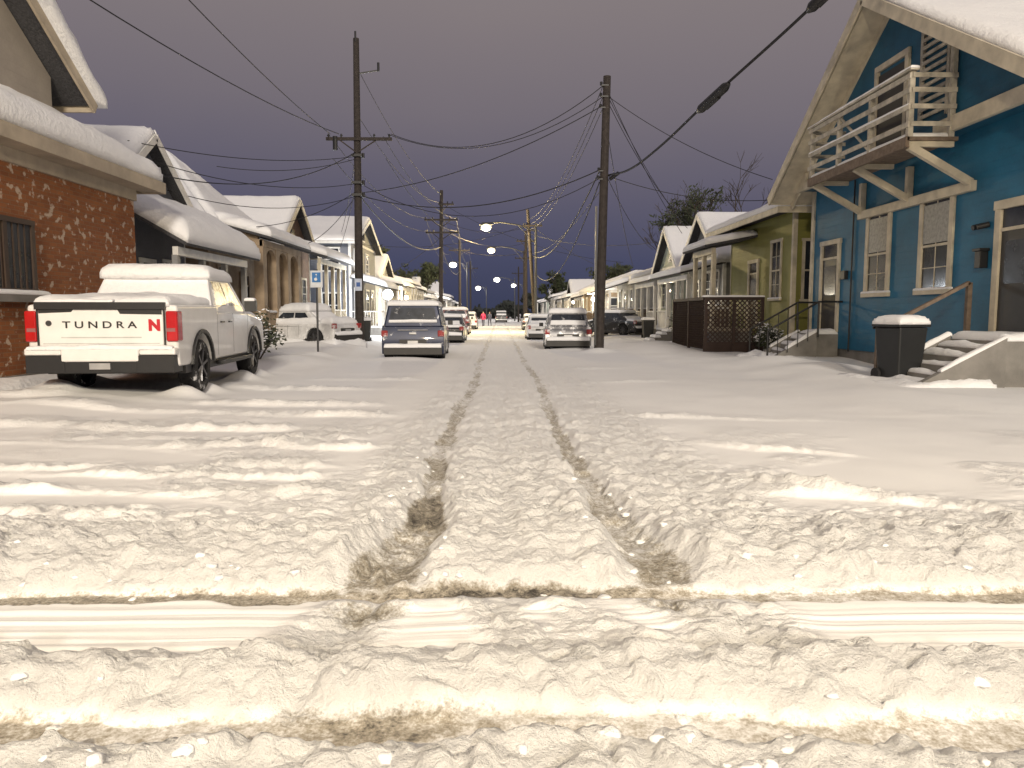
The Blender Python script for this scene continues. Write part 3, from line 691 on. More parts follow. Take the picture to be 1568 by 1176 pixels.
def pane(G,v,ids,u0,u1,w0,w1,off=.008,th=.01):
    a,b,c,d=[v[i] for i in ids]
    P=lambda u,w:(a*(1-u)+b*u)*(1-w)+(d*(1-u)+c*u)*w
    n=(b-a).cross(d-a).normalized()
    ctr=sum(v,Vector())/8
    if n.dot(P(.5,.5)-ctr)<0: n=-n
    q=[P(u0,w0),P(u1,w0),P(u1,w1),P(u0,w1)]
    G.prism([p-n*.02 for p in q],[p+n*off for p in q]); return [p+n*off for p in q]

def car(name,loc,rz,mat,kind='suv',snowrear=.5,frosty=True,lift=0,heavy=1):
    r=root(name,(loc[0],loc[1],gz(*loc)-.1+lift),rz)
    if kind=='suv': Ln,W,Hb,H,hood=4.8,2.05,1.22,1.92,1.16; g0,g1,t0,t1=-2.32,1.15,-2.14,.45
    elif kind=='hatch': Ln,W,Hb,H,hood=4.5,1.9,1.05,1.64,.98; g0,g1,t0,t1=-2.15,1.1,-1.75,.35
    else: Ln,W,Hb,H,hood=4.75,1.84,.95,1.45,.93; g0,g1,t0,t1=-1.75,1.15,-1.0,.3
    h=Ln/2; x=W/2; R=.36; zb=.28
    ya,yf=-h+.95,h-.9
    poly=[(-h+.05,zb),(-h,.5),(-h+.02,.85),(-h+.12,Hb-.04),(g0,Hb),(g1,hood),(h-.35,hood-.14),(h-.06,hood-.28),(h,.55),(h-.04,zb)]
    poly+=arch(yf,R,.42,9,zb)+arch(ya,R,.42,9,zb)
    B=MB(); B.px(poly,-x,x); B.done('body',mat,r,.08,world=False,seg=3)
    C=MB(); v=greenhouse(C,(x-.05,g0,g1,Hb-.05),(x-.2,t0,t1,H)); C.done('cabin',mat,r,.06,world=False,seg=3)
    G=MB()
    rw=pane(G,v,(0,1,5,4),.08,.92,.2,.86); pane(G,v,(3,2,6,7),.07,.93,.15,.9)
    for ids in ((1,2,6,5),(0,3,7,4)):
        for u0,u1 in (((.07,.32),(.35,.62),(.65,.9)) if kind!='sedan' else ((.14,.45),(.48,.84))): pane(G,v,ids,u0,u1,.2,.85)
    G.done('windows',m_glassf if frosty else m_glass,r,world=False)
    D=MB()
    D.box(-x+.06,x-.06,-h-.06,-h+.1,.26,.52); D.box(-x+.1,x-.1,h-.1,h+.05,.3,.5); D.box(-x+.02,x-.02,-h+.4,h-.4,.2,.36)
    D.box(-.4,.4,h-.08,h+.015,.58,.72); D.box(-.45,.45,-h-.012,-h+.05,.56,.76)
    for sx in (-1,1): D.box(sx*(x+.02),sx*(x+.2),g1-.45,g1-.32,Hb-.02,Hb+.14)
    for sx in (-1,1):
        for yy in (-.15,g0+1.05): D.box(sx*(x-.01),sx*(x+.003),yy-.006,yy+.006,.4,Hb-.08)
    D.done('bumpers_and_mirrors',m_dark,r,.02,world=False)
    T=MB()
    tz=.75 if kind!='suv' else .86
    for sx in (-1,1): T.box(sx*(x-.2),sx*(x+.01),-h-.02,-h+.1,tz,tz+.2)
    T.done('tail_lights',M('frosted_tail_light',(.28,.02,.02),.3,frost=.08),r,.02,world=False)
    T=MB()
    for sx in (-1,1): T.box(sx*(x-.35),sx*(x-.03),h-.2,h+.0,.66,.78)
    T.done('head_lights',m_head,r,.02,world=False)
    T=MB(); T.box(-.17,.17,-h-.035,-h+.02,.6,.72); T.done('licence_plate',m_chrome,r,world=False)
    if kind=='suv': T=MB(); T.box(-.12,.12,-h-.02,-h+.1,.93,1.0); T.box(-.5,.5,-h+.0,-h+.1,1.06,1.085); T.done('badge',m_chrome,r,.01,world=False)
    Ty,Ri=MB(),MB()
    for sx in (-1,1):
        for yy in (ya,yf): wheel(Ty,Ri,sx*(x-.12),yy,R,R,.23,sx)
    Ty.done('tyres',m_tire,r,world=False,smooth=False); Ri.done('rims',m_rim,r,world=False)
    S=MB()
    pad(S,(-x+.16,t0-.08,H-.03),(x-.16,t0-.08,H-.03),(x-.16,t1+.1,H-.03),(-x+.16,t1+.1,H-.03),.19*heavy,out=.07,step=.2)
    pad(S,(-x+.06,g1-.15,hood-.02),(x-.06,g1-.15,hood-.02),(x-.08,h-.12,hood-.2),(-x+.08,h-.12,hood-.2),.15*heavy,step=.2)
    a,b_,c,d=[v[i] for i in (3,2,6,7)]; pad(S,a,b_,c,d,.09*heavy,step=.2)
    if kind=='sedan': pad(S,(-x+.06,-h+.1,Hb-.05),(x-.06,-h+.1,Hb-.05),(x-.06,g0+.1,Hb-.02),(-x+.06,g0+.1,Hb-.02),.16*heavy,step=.2)
    if heavy>1.2:
        for ids in ((1,2,6,5),(0,3,7,4)):
            a,b_,c,d=[v[i] for i in ids]; pad(S,a,b_,b_*.6+c*.4,a*.6+d*.4,.1,step=.15,amp=.6)
        pad(S,(-x-.15,-h-.2,-.05),(x+.15,-h-.2,-.05),(x+.15,h+.2,-.05),(-x-.15,h+.2,-.05),.42,step=.2,amp=.5,out=.1)
    if snowrear:
        a,b_,c,d=rw; k=snowrear; pad(S,a*1.0,b_,b_*(1-k)+c*k,a*(1-k)+d*k,.05,step=.15,amp=.5)
    pad(S,(-x+.08,-h-.11,.5),(x-.08,-h-.11,.5),(x-.08,-h+.03,.58),(-x+.08,-h+.03,.58),.09,step=.15,amp=.5)
    S.done('snow_cover',m_snow,r,smooth=True,world=False)
    return r
m_glassf=M('frosted_window',(.03,.035,.045),.2,var=.4,frost=.03)
m_bluecar=M('dark_blue_paint',(.006,.013,.045),.35,.2,coat=.4,frost=.015)
m_greycar=M('silver_paint',(.20,.20,.21),.35,.4,coat=.5,frost=.10)
m_darkcar=M('black_paint',(.02,.02,.022),.3,.2,coat=.7,frost=.04)
m_whitecar=M('white_paint',(.62,.62,.62),.3,coat=.5,frost=.1)
m_redcar=M('maroon_paint',(.12,.015,.015),.35,coat=.5,frost=.1)
car('parked_suv',(-2.95,27.4),.03,m_bluecar,'suv',snowrear=.15)
car('parked_car',(2.9,33.0),-.04,m_greycar,'hatch',snowrear=.4,heavy=1.15)
car('snow_covered_sedan',(-8.2,31.0),math.radians(66),m_whitecar,'sedan',lift=.14,heavy=1.8,snowrear=1)
car('parked_car',(-2.75,40.5),.0,m_darkcar,'sedan')
car('parked_car',(2.5,45),.0,m_whitecar,'sedan')
car('parked_car',(7.2,47),math.radians(40),m_darkcar,'sedan',lift=.05)
car('parked_suv',(-3.2,56),.0,m_redcar,'suv')
car('parked_car',(3.,70),.0,m_greycar,'sedan')
car('parked_car',(-3.1,74),.0,m_whitecar,'hatch')
car('parked_suv',(.3,130),.0,m_darkcar,'suv')

def truck():
    r=root('parked_pickup_truck',(TRK[0],TRK[1],gz(-6.6,13)-.04),TRK[2])
    Wt=1.17; h=3.05
    white=M('truck_white',(.78,.77,.75),.35,var=.04,coat=.4)
    R=.475; zc=.44; ya=-h+1.3; yf=h-1.02; zb=.5
    poly=[(-h+.08,zb),(-h+.03,.85),(-h+.04,1.52),(-.75,1.54),(-.72,1.42),(1.55,1.4),(2.75,1.28),(h-.06,1.12),(h,.8),(h-.05,zb)]
    poly+=arch(yf,zc,.6,13,zb)+arch(ya,zc,.6,13,zb)
    B=MB(); B.px(poly,-Wt,Wt); B.done('body',white,r,.06,world=False,seg=3)
    C=MB(); v=greenhouse(C,(Wt-.03,-.78,1.55,1.36),(Wt-.24,-.5,.8,2.12)); C.done('cab',white,r,.07,world=False,seg=3)
    G=MB()
    pane(G,v,(0,1,5,4),.1,.9,.3,.85,.012); pane(G,v,(3,2,6,7),.06,.94,.12,.9,.012)
    for ids in ((1,2,6,5),(0,3,7,4)):
        pane(G,v,ids,.08,.44,.24,.84,.012); pane(G,v,ids,.48,.86,.24,.84,.012)
    G.done('windows',M('snowy_window',(.06,.06,.065),.3,frost=.19),r,world=False)
    T=MB(); T.box(-.97,.97,-h-.03,-h+.1,.84,1.46); T.done('tailgate',white,r,.035,world=False,seg=3)
    T=MB(); T.box(-.62,.62,-h-.036,-h,.98,1.0); T.box(-.9,.9,-h-.034,-h,.885,.9); T.done('tailgate_creases',M('truck_grey',(.5,.5,.49),.4),r,world=False)
    T=MB(); T.box(-1.0,1.0,-h-.07,-h+.12,1.44,1.56); T.box(-.99,-.97,-h-.035,-h,.84,1.44); T.box(.97,.99,-h-.035,-h,.84,1.44)
    T.prism([(-.95,-h-.04,1.38),(-.45,-h-.04,1.40),(-.4,-h-.04,1.46),(-.95,-h-.04,1.46)],[(-.95,-h,1.38),(-.45,-h,1.40),(-.4,-h,1.46),(-.95,-h,1.46)])
    T.prism([(.95,-h-.04,1.36),(.3,-h-.04,1.37),(.25,-h-.04,1.46),(.95,-h-.04,1.46)],[(.95,-h,1.36),(.3,-h,1.37),(.25,-h,1.46),(.95,-h,1.46)])
    T.box(-1.14,-.55,-h-.13,-h+.3,.42,.70); T.box(.55,1.14,-h-.13,-h+.3,.42,.70); T.box(-.55,.55,-h-.125,-h+.3,.42,.60)
    T.box(-Wt+.05,Wt-.05,-h+.5,h-.4,.36,.54)
    for sx in (-1,1):
        T.box(sx*(Wt+.03),sx*(Wt+.27),1.15,1.3,1.42,1.66)
        T.box(sx*(Wt-.01),sx*(Wt+.04),-.05,.12,1.2,1.23) ; T.box(sx*(Wt-.01),sx*(Wt+.04),-.7+.1,-.5+.1,1.2,1.23)
        for yy in (-.78,.32,1.5): T.box(sx*(Wt-.01),sx*(Wt+.002),yy-.008,yy+.008,.58,1.38)
        T.box(sx*(Wt-.05),sx*(Wt+.08),-.75,1.55,.40,.47)
        for yc in (ya,yf):
            A=arch(yc,zc,.66,13,zb);Bb=arch(yc,zc,.59,13,zb)
            for i in range(12):
                T.add([(sx*(Wt-.02),*A[i]),(sx*(Wt+.035),*A[i]),(sx*(Wt+.035),*A[i+1]),(sx*(Wt-.02),*A[i+1]),(sx*(Wt-.02),*Bb[i]),(sx*(Wt+.035),*Bb[i]),(sx*(Wt+.035),*Bb[i+1]),(sx*(Wt-.02),*Bb[i+1])],
                      [(0,1,2,3),(4,7,6,5),(1,5,6,2),(0,3,7,4),(0,4,5,1),(3,2,6,7)])
    T.done('black_trim',m_black,r,.012,world=False)
    T=MB(); T.box(-.9,.9,-h+.4,h-.5,.38,.7); T.tube((-1.0,ya,zc),(1.0,ya,zc),.09); T.done('chassis',m_tire,r,world=False)
    T=MB(); T.box(-1.165,-.6,-h-.12,-h+.2,.705,.82); T.box(.6,1.165,-h-.12,-h+.2,.705,.82); T.box(-.6,.6,-h-.14,-h+.1,.60,.81); T.done('rear_bumper',white,r,.03,world=False,seg=3)
    T=MB()
    for sx in (-1,1): T.box(sx*1.0,sx*(Wt+.015),-h-.02,-h+.25,.92,1.42)
    T.done('tail_lights',m_red,r,.03,world=False,seg=3)
    T=MB()
    for sx in (-1,1): T.box(sx*1.01,sx*1.15,-h-.025,-h,1.08,1.14)
    T.done('reverse_lights',M('reverse_lens',(.3,.12,.12),.2),r,.005,world=False)
    T=MB(); T.tube((-.80,-h-.045,1.22),(-.80,-h-.02,1.22),.045,seg=16); T.done('tailgate_badge',m_rim,r,world=False)
    T=MB(); T.box(-.16,.16,-h-.155,-h-.12,.48,.58); T.done('licence_plate',m_chrome,r,world=False)
    def text(body,x,z,size,sx,mat,name,off=.0,sp=1.0):
        cu=bpy.data.curves.new(name,'FONT'); cu.body=body; cu.size=size; cu.extrude=.004; cu.offset=off; cu.align_x='CENTER'; cu.align_y='CENTER'; cu.space_character=sp
        ob=bpy.data.objects.new(name,cu); COL.objects.link(ob); ob.parent=r; ob.location=(x,-h-.036,z); ob.rotation_euler=(math.pi/2,0,0); ob.scale=(sx,1,1); cu.materials.append(mat)
    text('TUNDRA',-.02,1.19,.155,1.35,m_black,'tailgate_lettering',.002,1.55)
    mr=M('decal_red',(.5,.01,.02),.4,var=.05)
    text('N',.83,1.18,.24,1.0,mr,'tailgate_letter_decal',.014)
    Ty,Ri=MB(),MB()
    for sx in (-1,1):
        for yy in (ya,yf): wheel(Ty,Ri,sx*(Wt-.16),yy,zc,R,.3,sx)
    Ty.done('tyres',M('snow_packed_tyre',(.015,.015,.016),.85,var=.3,bm=.01,frost=.05),r,world=False); Ri.done('rims',m_rim,r,world=False)
    S=MB()
    pad(S,(-1.02,-.68,2.06),(1.02,-.68,2.06),(1.0,1.0,2.06),(-1.0,1.0,2.06),.30,out=.09,step=.15,amp=.2)
    a,b_,c,d=[v[i] for i in (0,1,5,4)]; pad(S,a+Vector((.02,-.12,.1)),b_+Vector((-.02,-.12,.1)),c,d,.06,step=.12,amp=.5)
    a,b_,c,d=[v[i] for i in (3,2,6,7)]; pad(S,a,b_,c,d,.1,step=.2)
    pad(S,(-1.1,1.4,1.38),(1.1,1.4,1.38),(1.05,2.9,1.22),(-1.05,2.9,1.22),.18,step=.2)
    pad(S,(-1.05,-h+.02,1.50),(1.05,-h+.02,1.50),(1.08,-.75,1.54),(-1.08,-.75,1.54),.16,step=.12,amp=.6)
    pad(S,(-.9,-h-.06,1.555),(.2,-h-.06,1.555),(.2,-h+.1,1.555),(-.9,-h+.1,1.555),.045,step=.1,amp=.6)
    pad(S,(-1.12,-h-.13,.80),(1.12,-h-.13,.80),(1.12,-h-.02,.82),(-1.12,-h-.02,.82),.05,step=.1,amp=.5)
    for sx in (-1,1):
        a0,a1=sorted((sx*1.2,sx*1.42)); pad(S,(a0,1.13,1.66),(a1,1.13,1.66),(a1,1.32,1.66),(a0,1.32,1.66),.06,step=.1)
    S.done('snow_cover',m_snow,r,smooth=True,world=False)
truck()

# ------------------------------------------------------------------ poles
def pole(name,base,top,r0=.17,r1=.11,arms=(),extra=None):
    zb=gz(base[0],base[1])
    r=root(name,(base[0],base[1],zb)); B=MB(); n=10
    b=Vector((base[0],base[1],zb-.3)); t=Vector(top)
    for i in range(n):
        p=b.lerp(t,i/n);q=b.lerp(t,(i+1)/n); B.tube(p,q,r0+(r1-r0)*i/n,r0+(r1-r0)*(i+1)/n,seg=12)
    B.done('shaft',m_pole,r,smooth=False)
    A=MB(); I=MB()
    for (z,xl,xr) in arms:
        f=(z-b.z)/(t.z-b.z); c=b.lerp(t,f)
        A.box(c.x+xl,c.x+xr,c.y-.22,c.y-.1,z-.06,z+.06)
        A.beam((c.x+xl*.55,c.y-.16,z-.05),(c.x,c.y-.14,z-.55),.03,.05); A.beam((c.x+xr*.55,c.y-.16,z-.05),(c.x,c.y-.14,z-.55),.03,.05)
        for xx in (xl+.1,xl*.5,xr*.5,xr-.1):
            I.tube((c.x+xx,c.y-.16,z+.06),(c.x+xx,c.y-.16,z+.2),.035); I.tube((c.x+xx,c.y-.16,z+.12),(c.x+xx,c.y-.16,z+.15),.06)
    if A.v: A.done('crossarms',m_pole,r); I.done('insulators',m_black,r)
    if extra: extra(r,b,t)
    return r
def lp_extra(r,b,t):
    A=MB(); f=lambda z:b.lerp(t,(z-b.z)/(t.z-b.z))
    c=f(11.3); A.beam((c.x,c.y,11.3),(c.x+.9,c.y,11.45),.05,.05); A.tube((c.x+.9,c.y,11.4),(c.x+.9,c.y,11.75),.05); A.tube((c.x,c.y-.1,12.55),(c.x,c.y-.1,12.95),.04)
    for z in (6.4,6.9,8.0): c=f(z); A.box(c.x-.22,c.x+.22,c.y-.25,c.y-.1,z-.05,z+.05); A.tube((c.x+.25,c.y-.1,z-.1),(c.x+.25,c.y-.1,z+.1),.06)
    A.tube((-6.75,31.8,8.75),(-6.75,31.8,8.2),.1)
    A.done('hardware',m_black,r)
    P=MB(); P.box(-6.05,-5.75,31.74,31.77,2.45,2.95); P.done('sign_plate',M('pole_sign',(.45,.5,.6),.4),r)
    P=MB(); P.box(-5.98,-5.82,31.73,31.738,2.62,2.8); P.done('sign_symbol',M('pole_sign_blue',(.03,.09,.3),.4),r)
pole('utility_pole',(-5.93,32),(-5.85,32,12.7),.19,.12,[(8.66,-1.25,1.45)],lp_extra)
def rp_extra(r,b,t):
    A=MB(); f=lambda z:b.lerp(t,(z-b.z)/(t.z-b.z))
    for z in (9.9,9.5,9.1,6.8,6.5): c=f(z); A.tube((c.x-.22,c.y-.1,z),(c.x-.22,c.y-.1,z+.12),.05); A.box(c.x-.24,c.x+.05,c.y-.14,c.y-.08,z-.02,z+.02)
    c=f(6.6); A.tube((c.x+.2,c.y-.1,6.5),(c.x+.5,c.y-.3,6.7),.07)
    A.box(b.x-.2,b.x-.13,b.y-.2,b.y-.1,.3,5.5)
    A.done('hardware',m_black,r)
pole('utility_pole',(3.8,28.7),(4.0,28.7,10.25),.19,.14,(),rp_extra)
pole('utility_pole',(-4.3,55),(-4.15,55,10.3),.17,.12,[(8.2,-1.2,1.2),(7.3,-1.1,1.3),(9.3,-.2,.9)])
pole('utility_pole',(3.0,62),(2.3,62,9.9),.17,.12,[(8.6,-.5,1.1)])
pole('utility_pole',(2.55,72),(2.5,72,9.3),.16,.12,[(8.3,-.9,.9)])
pole('utility_pole',(-4.5,86),(-4.5,86,9.8),.17,.12,[(8.6,-1.2,1.2)])
pole('utility_pole',(3.2,98),(3.2,98,9.6),.17,.12,[(8.6,-1.2,1.2)])
pole('utility_pole',(-4.6,120),(-4.6,120,9.8),.17,.12,[(8.6,-1.2,1.2)])
pole('utility_pole',(3.4,135),(3.4,135,9.8),.17,.12,[(8.6,-1.2,1.2)])

# lamps
m_alu=M('lamp_housing',(.05,.05,.05),.5,.3)
m_lampw=M('lamp_glow_warm',(1.0,.86,.52),.3,var=0,emit=2.2)
m_lampc=M('lamp_glow_white',(1.0,.96,.86),.3,var=0,emit=3)
def street_lamp(px,y,hx,hz,power,rr=.3,col=(1,.83,.58),gm=None):
    r=root('street_lamp',(px,y,0)); B=MB()
    B.tube((px,y,-.3),(px,y,hz+.35),.13,.08,10)
    s=1 if hx>px else -1
    pts=[(px,y,hz-.3),(px+(hx-px)*.35,y,hz+.2),(px+(hx-px)*.7,y,hz+.4),(hx,y,hz+rr*.8+.06)]
    for a,b_ in zip(pts[:-1],pts[1:]): B.tube(a,b_,.055)
    B.tube((px,y,hz-1.3),(px+(hx-px)*.35,y,hz+.15),.03)
    B.done('pole_and_arm',m_alu,r)
    H=MB(); H.prism([(hx-.55,y-.18,hz+rr*.55),(hx+.55,y-.18,hz+rr*.55),(hx+.55,y+.18,hz+rr*.55),(hx-.55,y+.18,hz+rr*.55)],[(hx-.3,y-.1,hz+rr*.55+.2),(hx+.3,y-.1,hz+rr*.55+.2),(hx+.3,y+.1,hz+rr*.55+.2),(hx-.3,y+.1,hz+rr*.55+.2)]); H.done('lamp_head',m_alu,r,.03)
    me=bpy.data.meshes.new('lens'); bm=bmesh.new(); bmesh.ops.create_icosphere(bm,subdivisions=3,radius=rr)
    for v in bm.verts: v.co.z*=.8; v.co.x*=1.15
    bm.to_mesh(me); bm.free(); me.materials.append(gm or m_lampc)
    for p in me.polygons: p.use_smooth=True
    o=bpy.data.objects.new('lens',me); COL.objects.link(o); o.parent=r; o.location=(hx-px,0,hz)
    ld=bpy.data.lights.new('lamp_light','POINT'); ld.energy=power; ld.color=col; ld.shadow_soft_size=rr+.05
    lo=bpy.data.objects.new('lamp_light',ld); COL.objects.link(lo); lo.parent=r; lo.location=(hx-px,0,hz-rr-.15)
    return r
street_lamp(2.9,60.5,-1.05,8.3,5500,.36,(1,.76,.36),m_lampw)
street_lamp(2.9,84,-.9,8.45,3000,.38,(1,.80,.5),m_lampw)
street_lamp(-4.6,108,-6.6,8.4,2000,.48,(1,.93,.8))
street_lamp(3.0,148,-.5,8.1,1500,.55,(1,.95,.85))
street_lamp(-3.2,185,-5.2,7.7,1500,.6,(1,.97,.9))
street_lamp(5.6,170,3.2,7.8,1200,.5,(1,.97,.9))
# the lamps of the crossing, behind the photographer
street_lamp(-7.5,-9,-3.6,9.5,8200,.25,(1,.83,.58))
street_lamp(9,-7,6.2,9.5,5200,.25,(1,.83,.58))
def wall_lamp(loc,power,rr,col,name='porch_light'):
    r=root(name,loc); B=MB(); B.box(-.12,.12,-.02,.14,-.1,.14); B.done('housing',m_black,r,.01,world=False)
    me=bpy.data.meshes.new('bulb'); bm=bmesh.new(); bmesh.ops.create_icosphere(bm,subdivisions=2,radius=rr); bm.to_mesh(me); bm.free()
    m=M('bulb_glow',col,.3,var=0,emit=20); me.materials.append(m)
    for p in me.polygons: p.use_smooth=True
    o=bpy.data.objects.new('bulb',me); COL.objects.link(o); o.parent=r; o.location=(0,-.1-rr*.5,0)
    ld=bpy.data.lights.new('bulb_light','POINT'); ld.energy=power; ld.color=col; ld.shadow_soft_size=rr
    lo=bpy.data.objects.new('bulb_light',ld); COL.objects.link(lo); lo.parent=r; lo.location=(0,-.3-rr*2,0)
wall_lamp((-6.5,44.4,2.6),900,.3,(.9,.95,1.0))
wall_lamp((7.9,63.7,2.7),300,.17,(1,.95,.85))
wall_lamp((9.0,40,2.7),60,.06,(1,.85,.6))
wall_lamp((-7.6,62,2.8),400,.17,(1,.9,.7))
wall_lamp((8.6,88,2.8),300,.17,(1,.85,.6))
wall_lamp((-8.2,101,2.8),300,.2,(1,.9,.7))
P=MB(); P.box(-6.55,-6.45,44.5,44.6,0,2.9); rr_=root('light_post',(-6.5,44.5,0)); P.done('post',m_wood,rr_)
P=MB(); P.tube((-6.5,44.55,2.9),(-6.5,44.4,2.6),.04); P.done('bracket',m_black,rr_)
P=MB(); P.box(7.85,7.95,63.72,63.82,0,3.3); rr_=root('carport_post',(7.9,63.7,0)); P.done('post',m_white,rr_); P=MB(); P.box(7.4,8.4,63.6,63.95,3.1,3.2); P.done('cap',m_white,rr_)

# parking sign
r=root('parking_sign',(-6.0,25,0)); B=MB(); z0=gz(-6,25); B.tube((-6.02,25,z0-.2),(-6.0,25,2.95),.035); B.done('post',m_rim,r)
B=MB(); B.box(-6.2,-5.8,24.93,24.955,2.35,2.9); B.done('plate',M('sign_white',(.6,.62,.65),.4),r,.01)
B=MB(); B.box(-6.14,-5.86,24.922,24.928,2.52,2.84); B.done('blue_panel',M('sign_blue',(.03,.16,.42),.4),r)
B=MB(); B.tube((-6.0,24.915,2.77),(-6.0,24.92,2.77),.025); B.beam((-6.0,24.917,2.75),(-6.0,24.917,2.66),.004,.02); B.tube((-6.02,24.915,2.62),(-6.02,24.92,2.62),.05,seg=14); B.done('symbol',m_white,r)

# ------------------------------------------------------------------ wires
cu=bpy.data.curves.new('power_lines','CURVE'); cu.dimensions='3D'; cu.bevel_depth=.014; cu.bevel_resolution=1; cu.materials.append(m_wire)
def wire(p,q,sag,rad=1.0,n=20,curve=None):
    c=curve or cu; sp=c.splines.new('POLY'); sp.points.add(n)
    p=Vector(p);q=Vector(q)
    for i in range(n+1):
        t=i/n; v=p.lerp(q,t); v.z-=4*sag*t*(1-t); sp.points[i].co=(*v,1); sp.points[i].radius=rad
wire((-6.96,31.84,8.86),(-6.7,-6,9.9),.9)
wire((-6.6,31.84,8.86),(-10.8,0,9.3),1.0,1.1)
wire((-5.9,32,8.0),(-11,23,6.6),.35); wire((-5.9,32,8.2),(-9.4,19.8,5.2),.8,1.2); wire((-5.9,32,7.9),(-10.6,29,7.0),.3)
wire((-5.9,32,6.5),(-9,36,4.8),.3); wire((-5.9,32,6.6),(-9,28.4,4.7),.3)
wire((-5.9,32,6.9),(-12,22,6.6),.7); wire((-5.9,32,6.4),(-13,24,6.4),1.0)
wire((-4.45,31.84,8.86),(3.9,28.7,9.95),1.25,1.1); wire((-4.6,31.84,8.86),(3.9,28.7,9.55),1.15)
wire((-5.8,32,6.5),(3.85,28.7,9.2),.55,1.2); wire((-5.8,32,6.4),(3.85,28.7,6.9),.9,1.5); wire((-5.8,32,6.9),(3.85,28.7,6.6),1.4)
for dx,z in ((-1.1,8.3),(1.1,8.3),(-.1,9.4),(-1.0,7.4),(1.2,7.4)):
    wire((-5.9+dx,32,z+.5),(-4.2+dx,54.8,z),.8); wire((-4.2+dx,54.8,z),(-4.5+dx*.9,86,z),1.0); wire((-4.5+dx,86,z),(-4.6+dx*.9,120,z),1.0)
wire((-5.9,32,6.5),(-4.2,55,6.3),1,1.8); wire((-4.2,55,6.3),(-4.5,86,6.3),1,1.8); wire((-5.85,32,11.6),(-4.15,55,10.),.7)
for z in (9.9,9.5,9.1): wire((3.85,28.7,z),(2.4,62,z-.8),1.0); wire((2.4,62,z-.8),(3.2,98,z-.9),1.2)
wire((3.75,28.7,6.8),(2.7,62,6.2),1.2,2); wire((3.75,28.7,6.4),(2.9,62,4.9),1.9,1.6); wire((3.8,28.7,6.1),(2.7,62,6.4),.6)
wire((-4.2,55,8.2),(2.4,62,8.6),.7); wire((-4.2,55,6.5),(2.6,62,6.6),.6,1.4); wire((-4.2,55,7.6),(2.5,72,8.2),.8); wire((-4.2,55,9.4),(8.5,52,5),.8); wire((2.4,62,8.8),(9,58,4.6),.4); wire((2.4,62,8.8),(-9,50,6),.8)
wire((3.95,28.7,9.9),(8.9,37,5.4),.3); wire((3.95,28.7,9.5),(8.9,35.5,5.6),.5); wire((3.95,28.7,9.7),(10.4,42,6.2),.4); wire((3.9,28.7,6.7),(10.0,27.5,5.6),.35); wire((3.95,28.7,9.6),(8.6,24,5.7),.3,.9); wire((3.9,28.7,6.9),(8.9,44,5.2),.4)
wire((3.9,28.7,9.1),(9.2,52,4.7),.6); wire((2.4,62,8),(9,44,5.6),.5)
wire((-5.9,32,8.4),(-9.5,46,6.4),.4); wire((-4.2,55,7),(-9,60,4.6),.3); wire((-5.9,32,7.2),(-8.4,40,4.8),.3)
ob=bpy.data.objects.new('power_lines',cu); COL.objects.link(ob)
cb=bpy.data.curves.new('overhead_cable','CURVE'); cb.dimensions='3D'; cb.bevel_depth=.035; cb.materials.append(m_wire)
pts=[(4.1,28.6,6.65),(4.45,26.3,6.42),(4.85,24,6.55),(5.65,20,7.2),(6.75,17,8.1),(8.3,12,9.6),(10,6,11)]
sp=cb.splines.new('BEZIER'); sp.bezier_points.add(len(pts)-1)
for b_,p in zip(sp.bezier_points,pts): b_.co=p; b_.handle_left_type=b_.handle_right_type='AUTO'
oc=root('overhead_cable',(4.1,28.6,6.65)); o=bpy.data.objects.new('cable',cb); COL.objects.link(o); o.parent=oc; o.location=-oc.location
B=MB()
def closure(p,q,r):
    p=Vector(p);q=Vector(q); d=(q-p)
    B.tube(p,p+d*.12,r*.45,r,16); B.tube(p+d*.12,p+d*.88,r,r,16); B.tube(p+d*.88,q,r,r*.45,16)
    B.tube(p+d*.3-Vector((0,0,r*.9)),p+d*.7-Vector((0,0,r*.9)),r*.5,seg=10)
closure((5.42,21.0,6.98),(5.80,19.5,7.28),.12); closure((6.75,17.0,8.08),(7.1,15.9,8.42),.12)
B.done('splice_closures',m_black,oc)

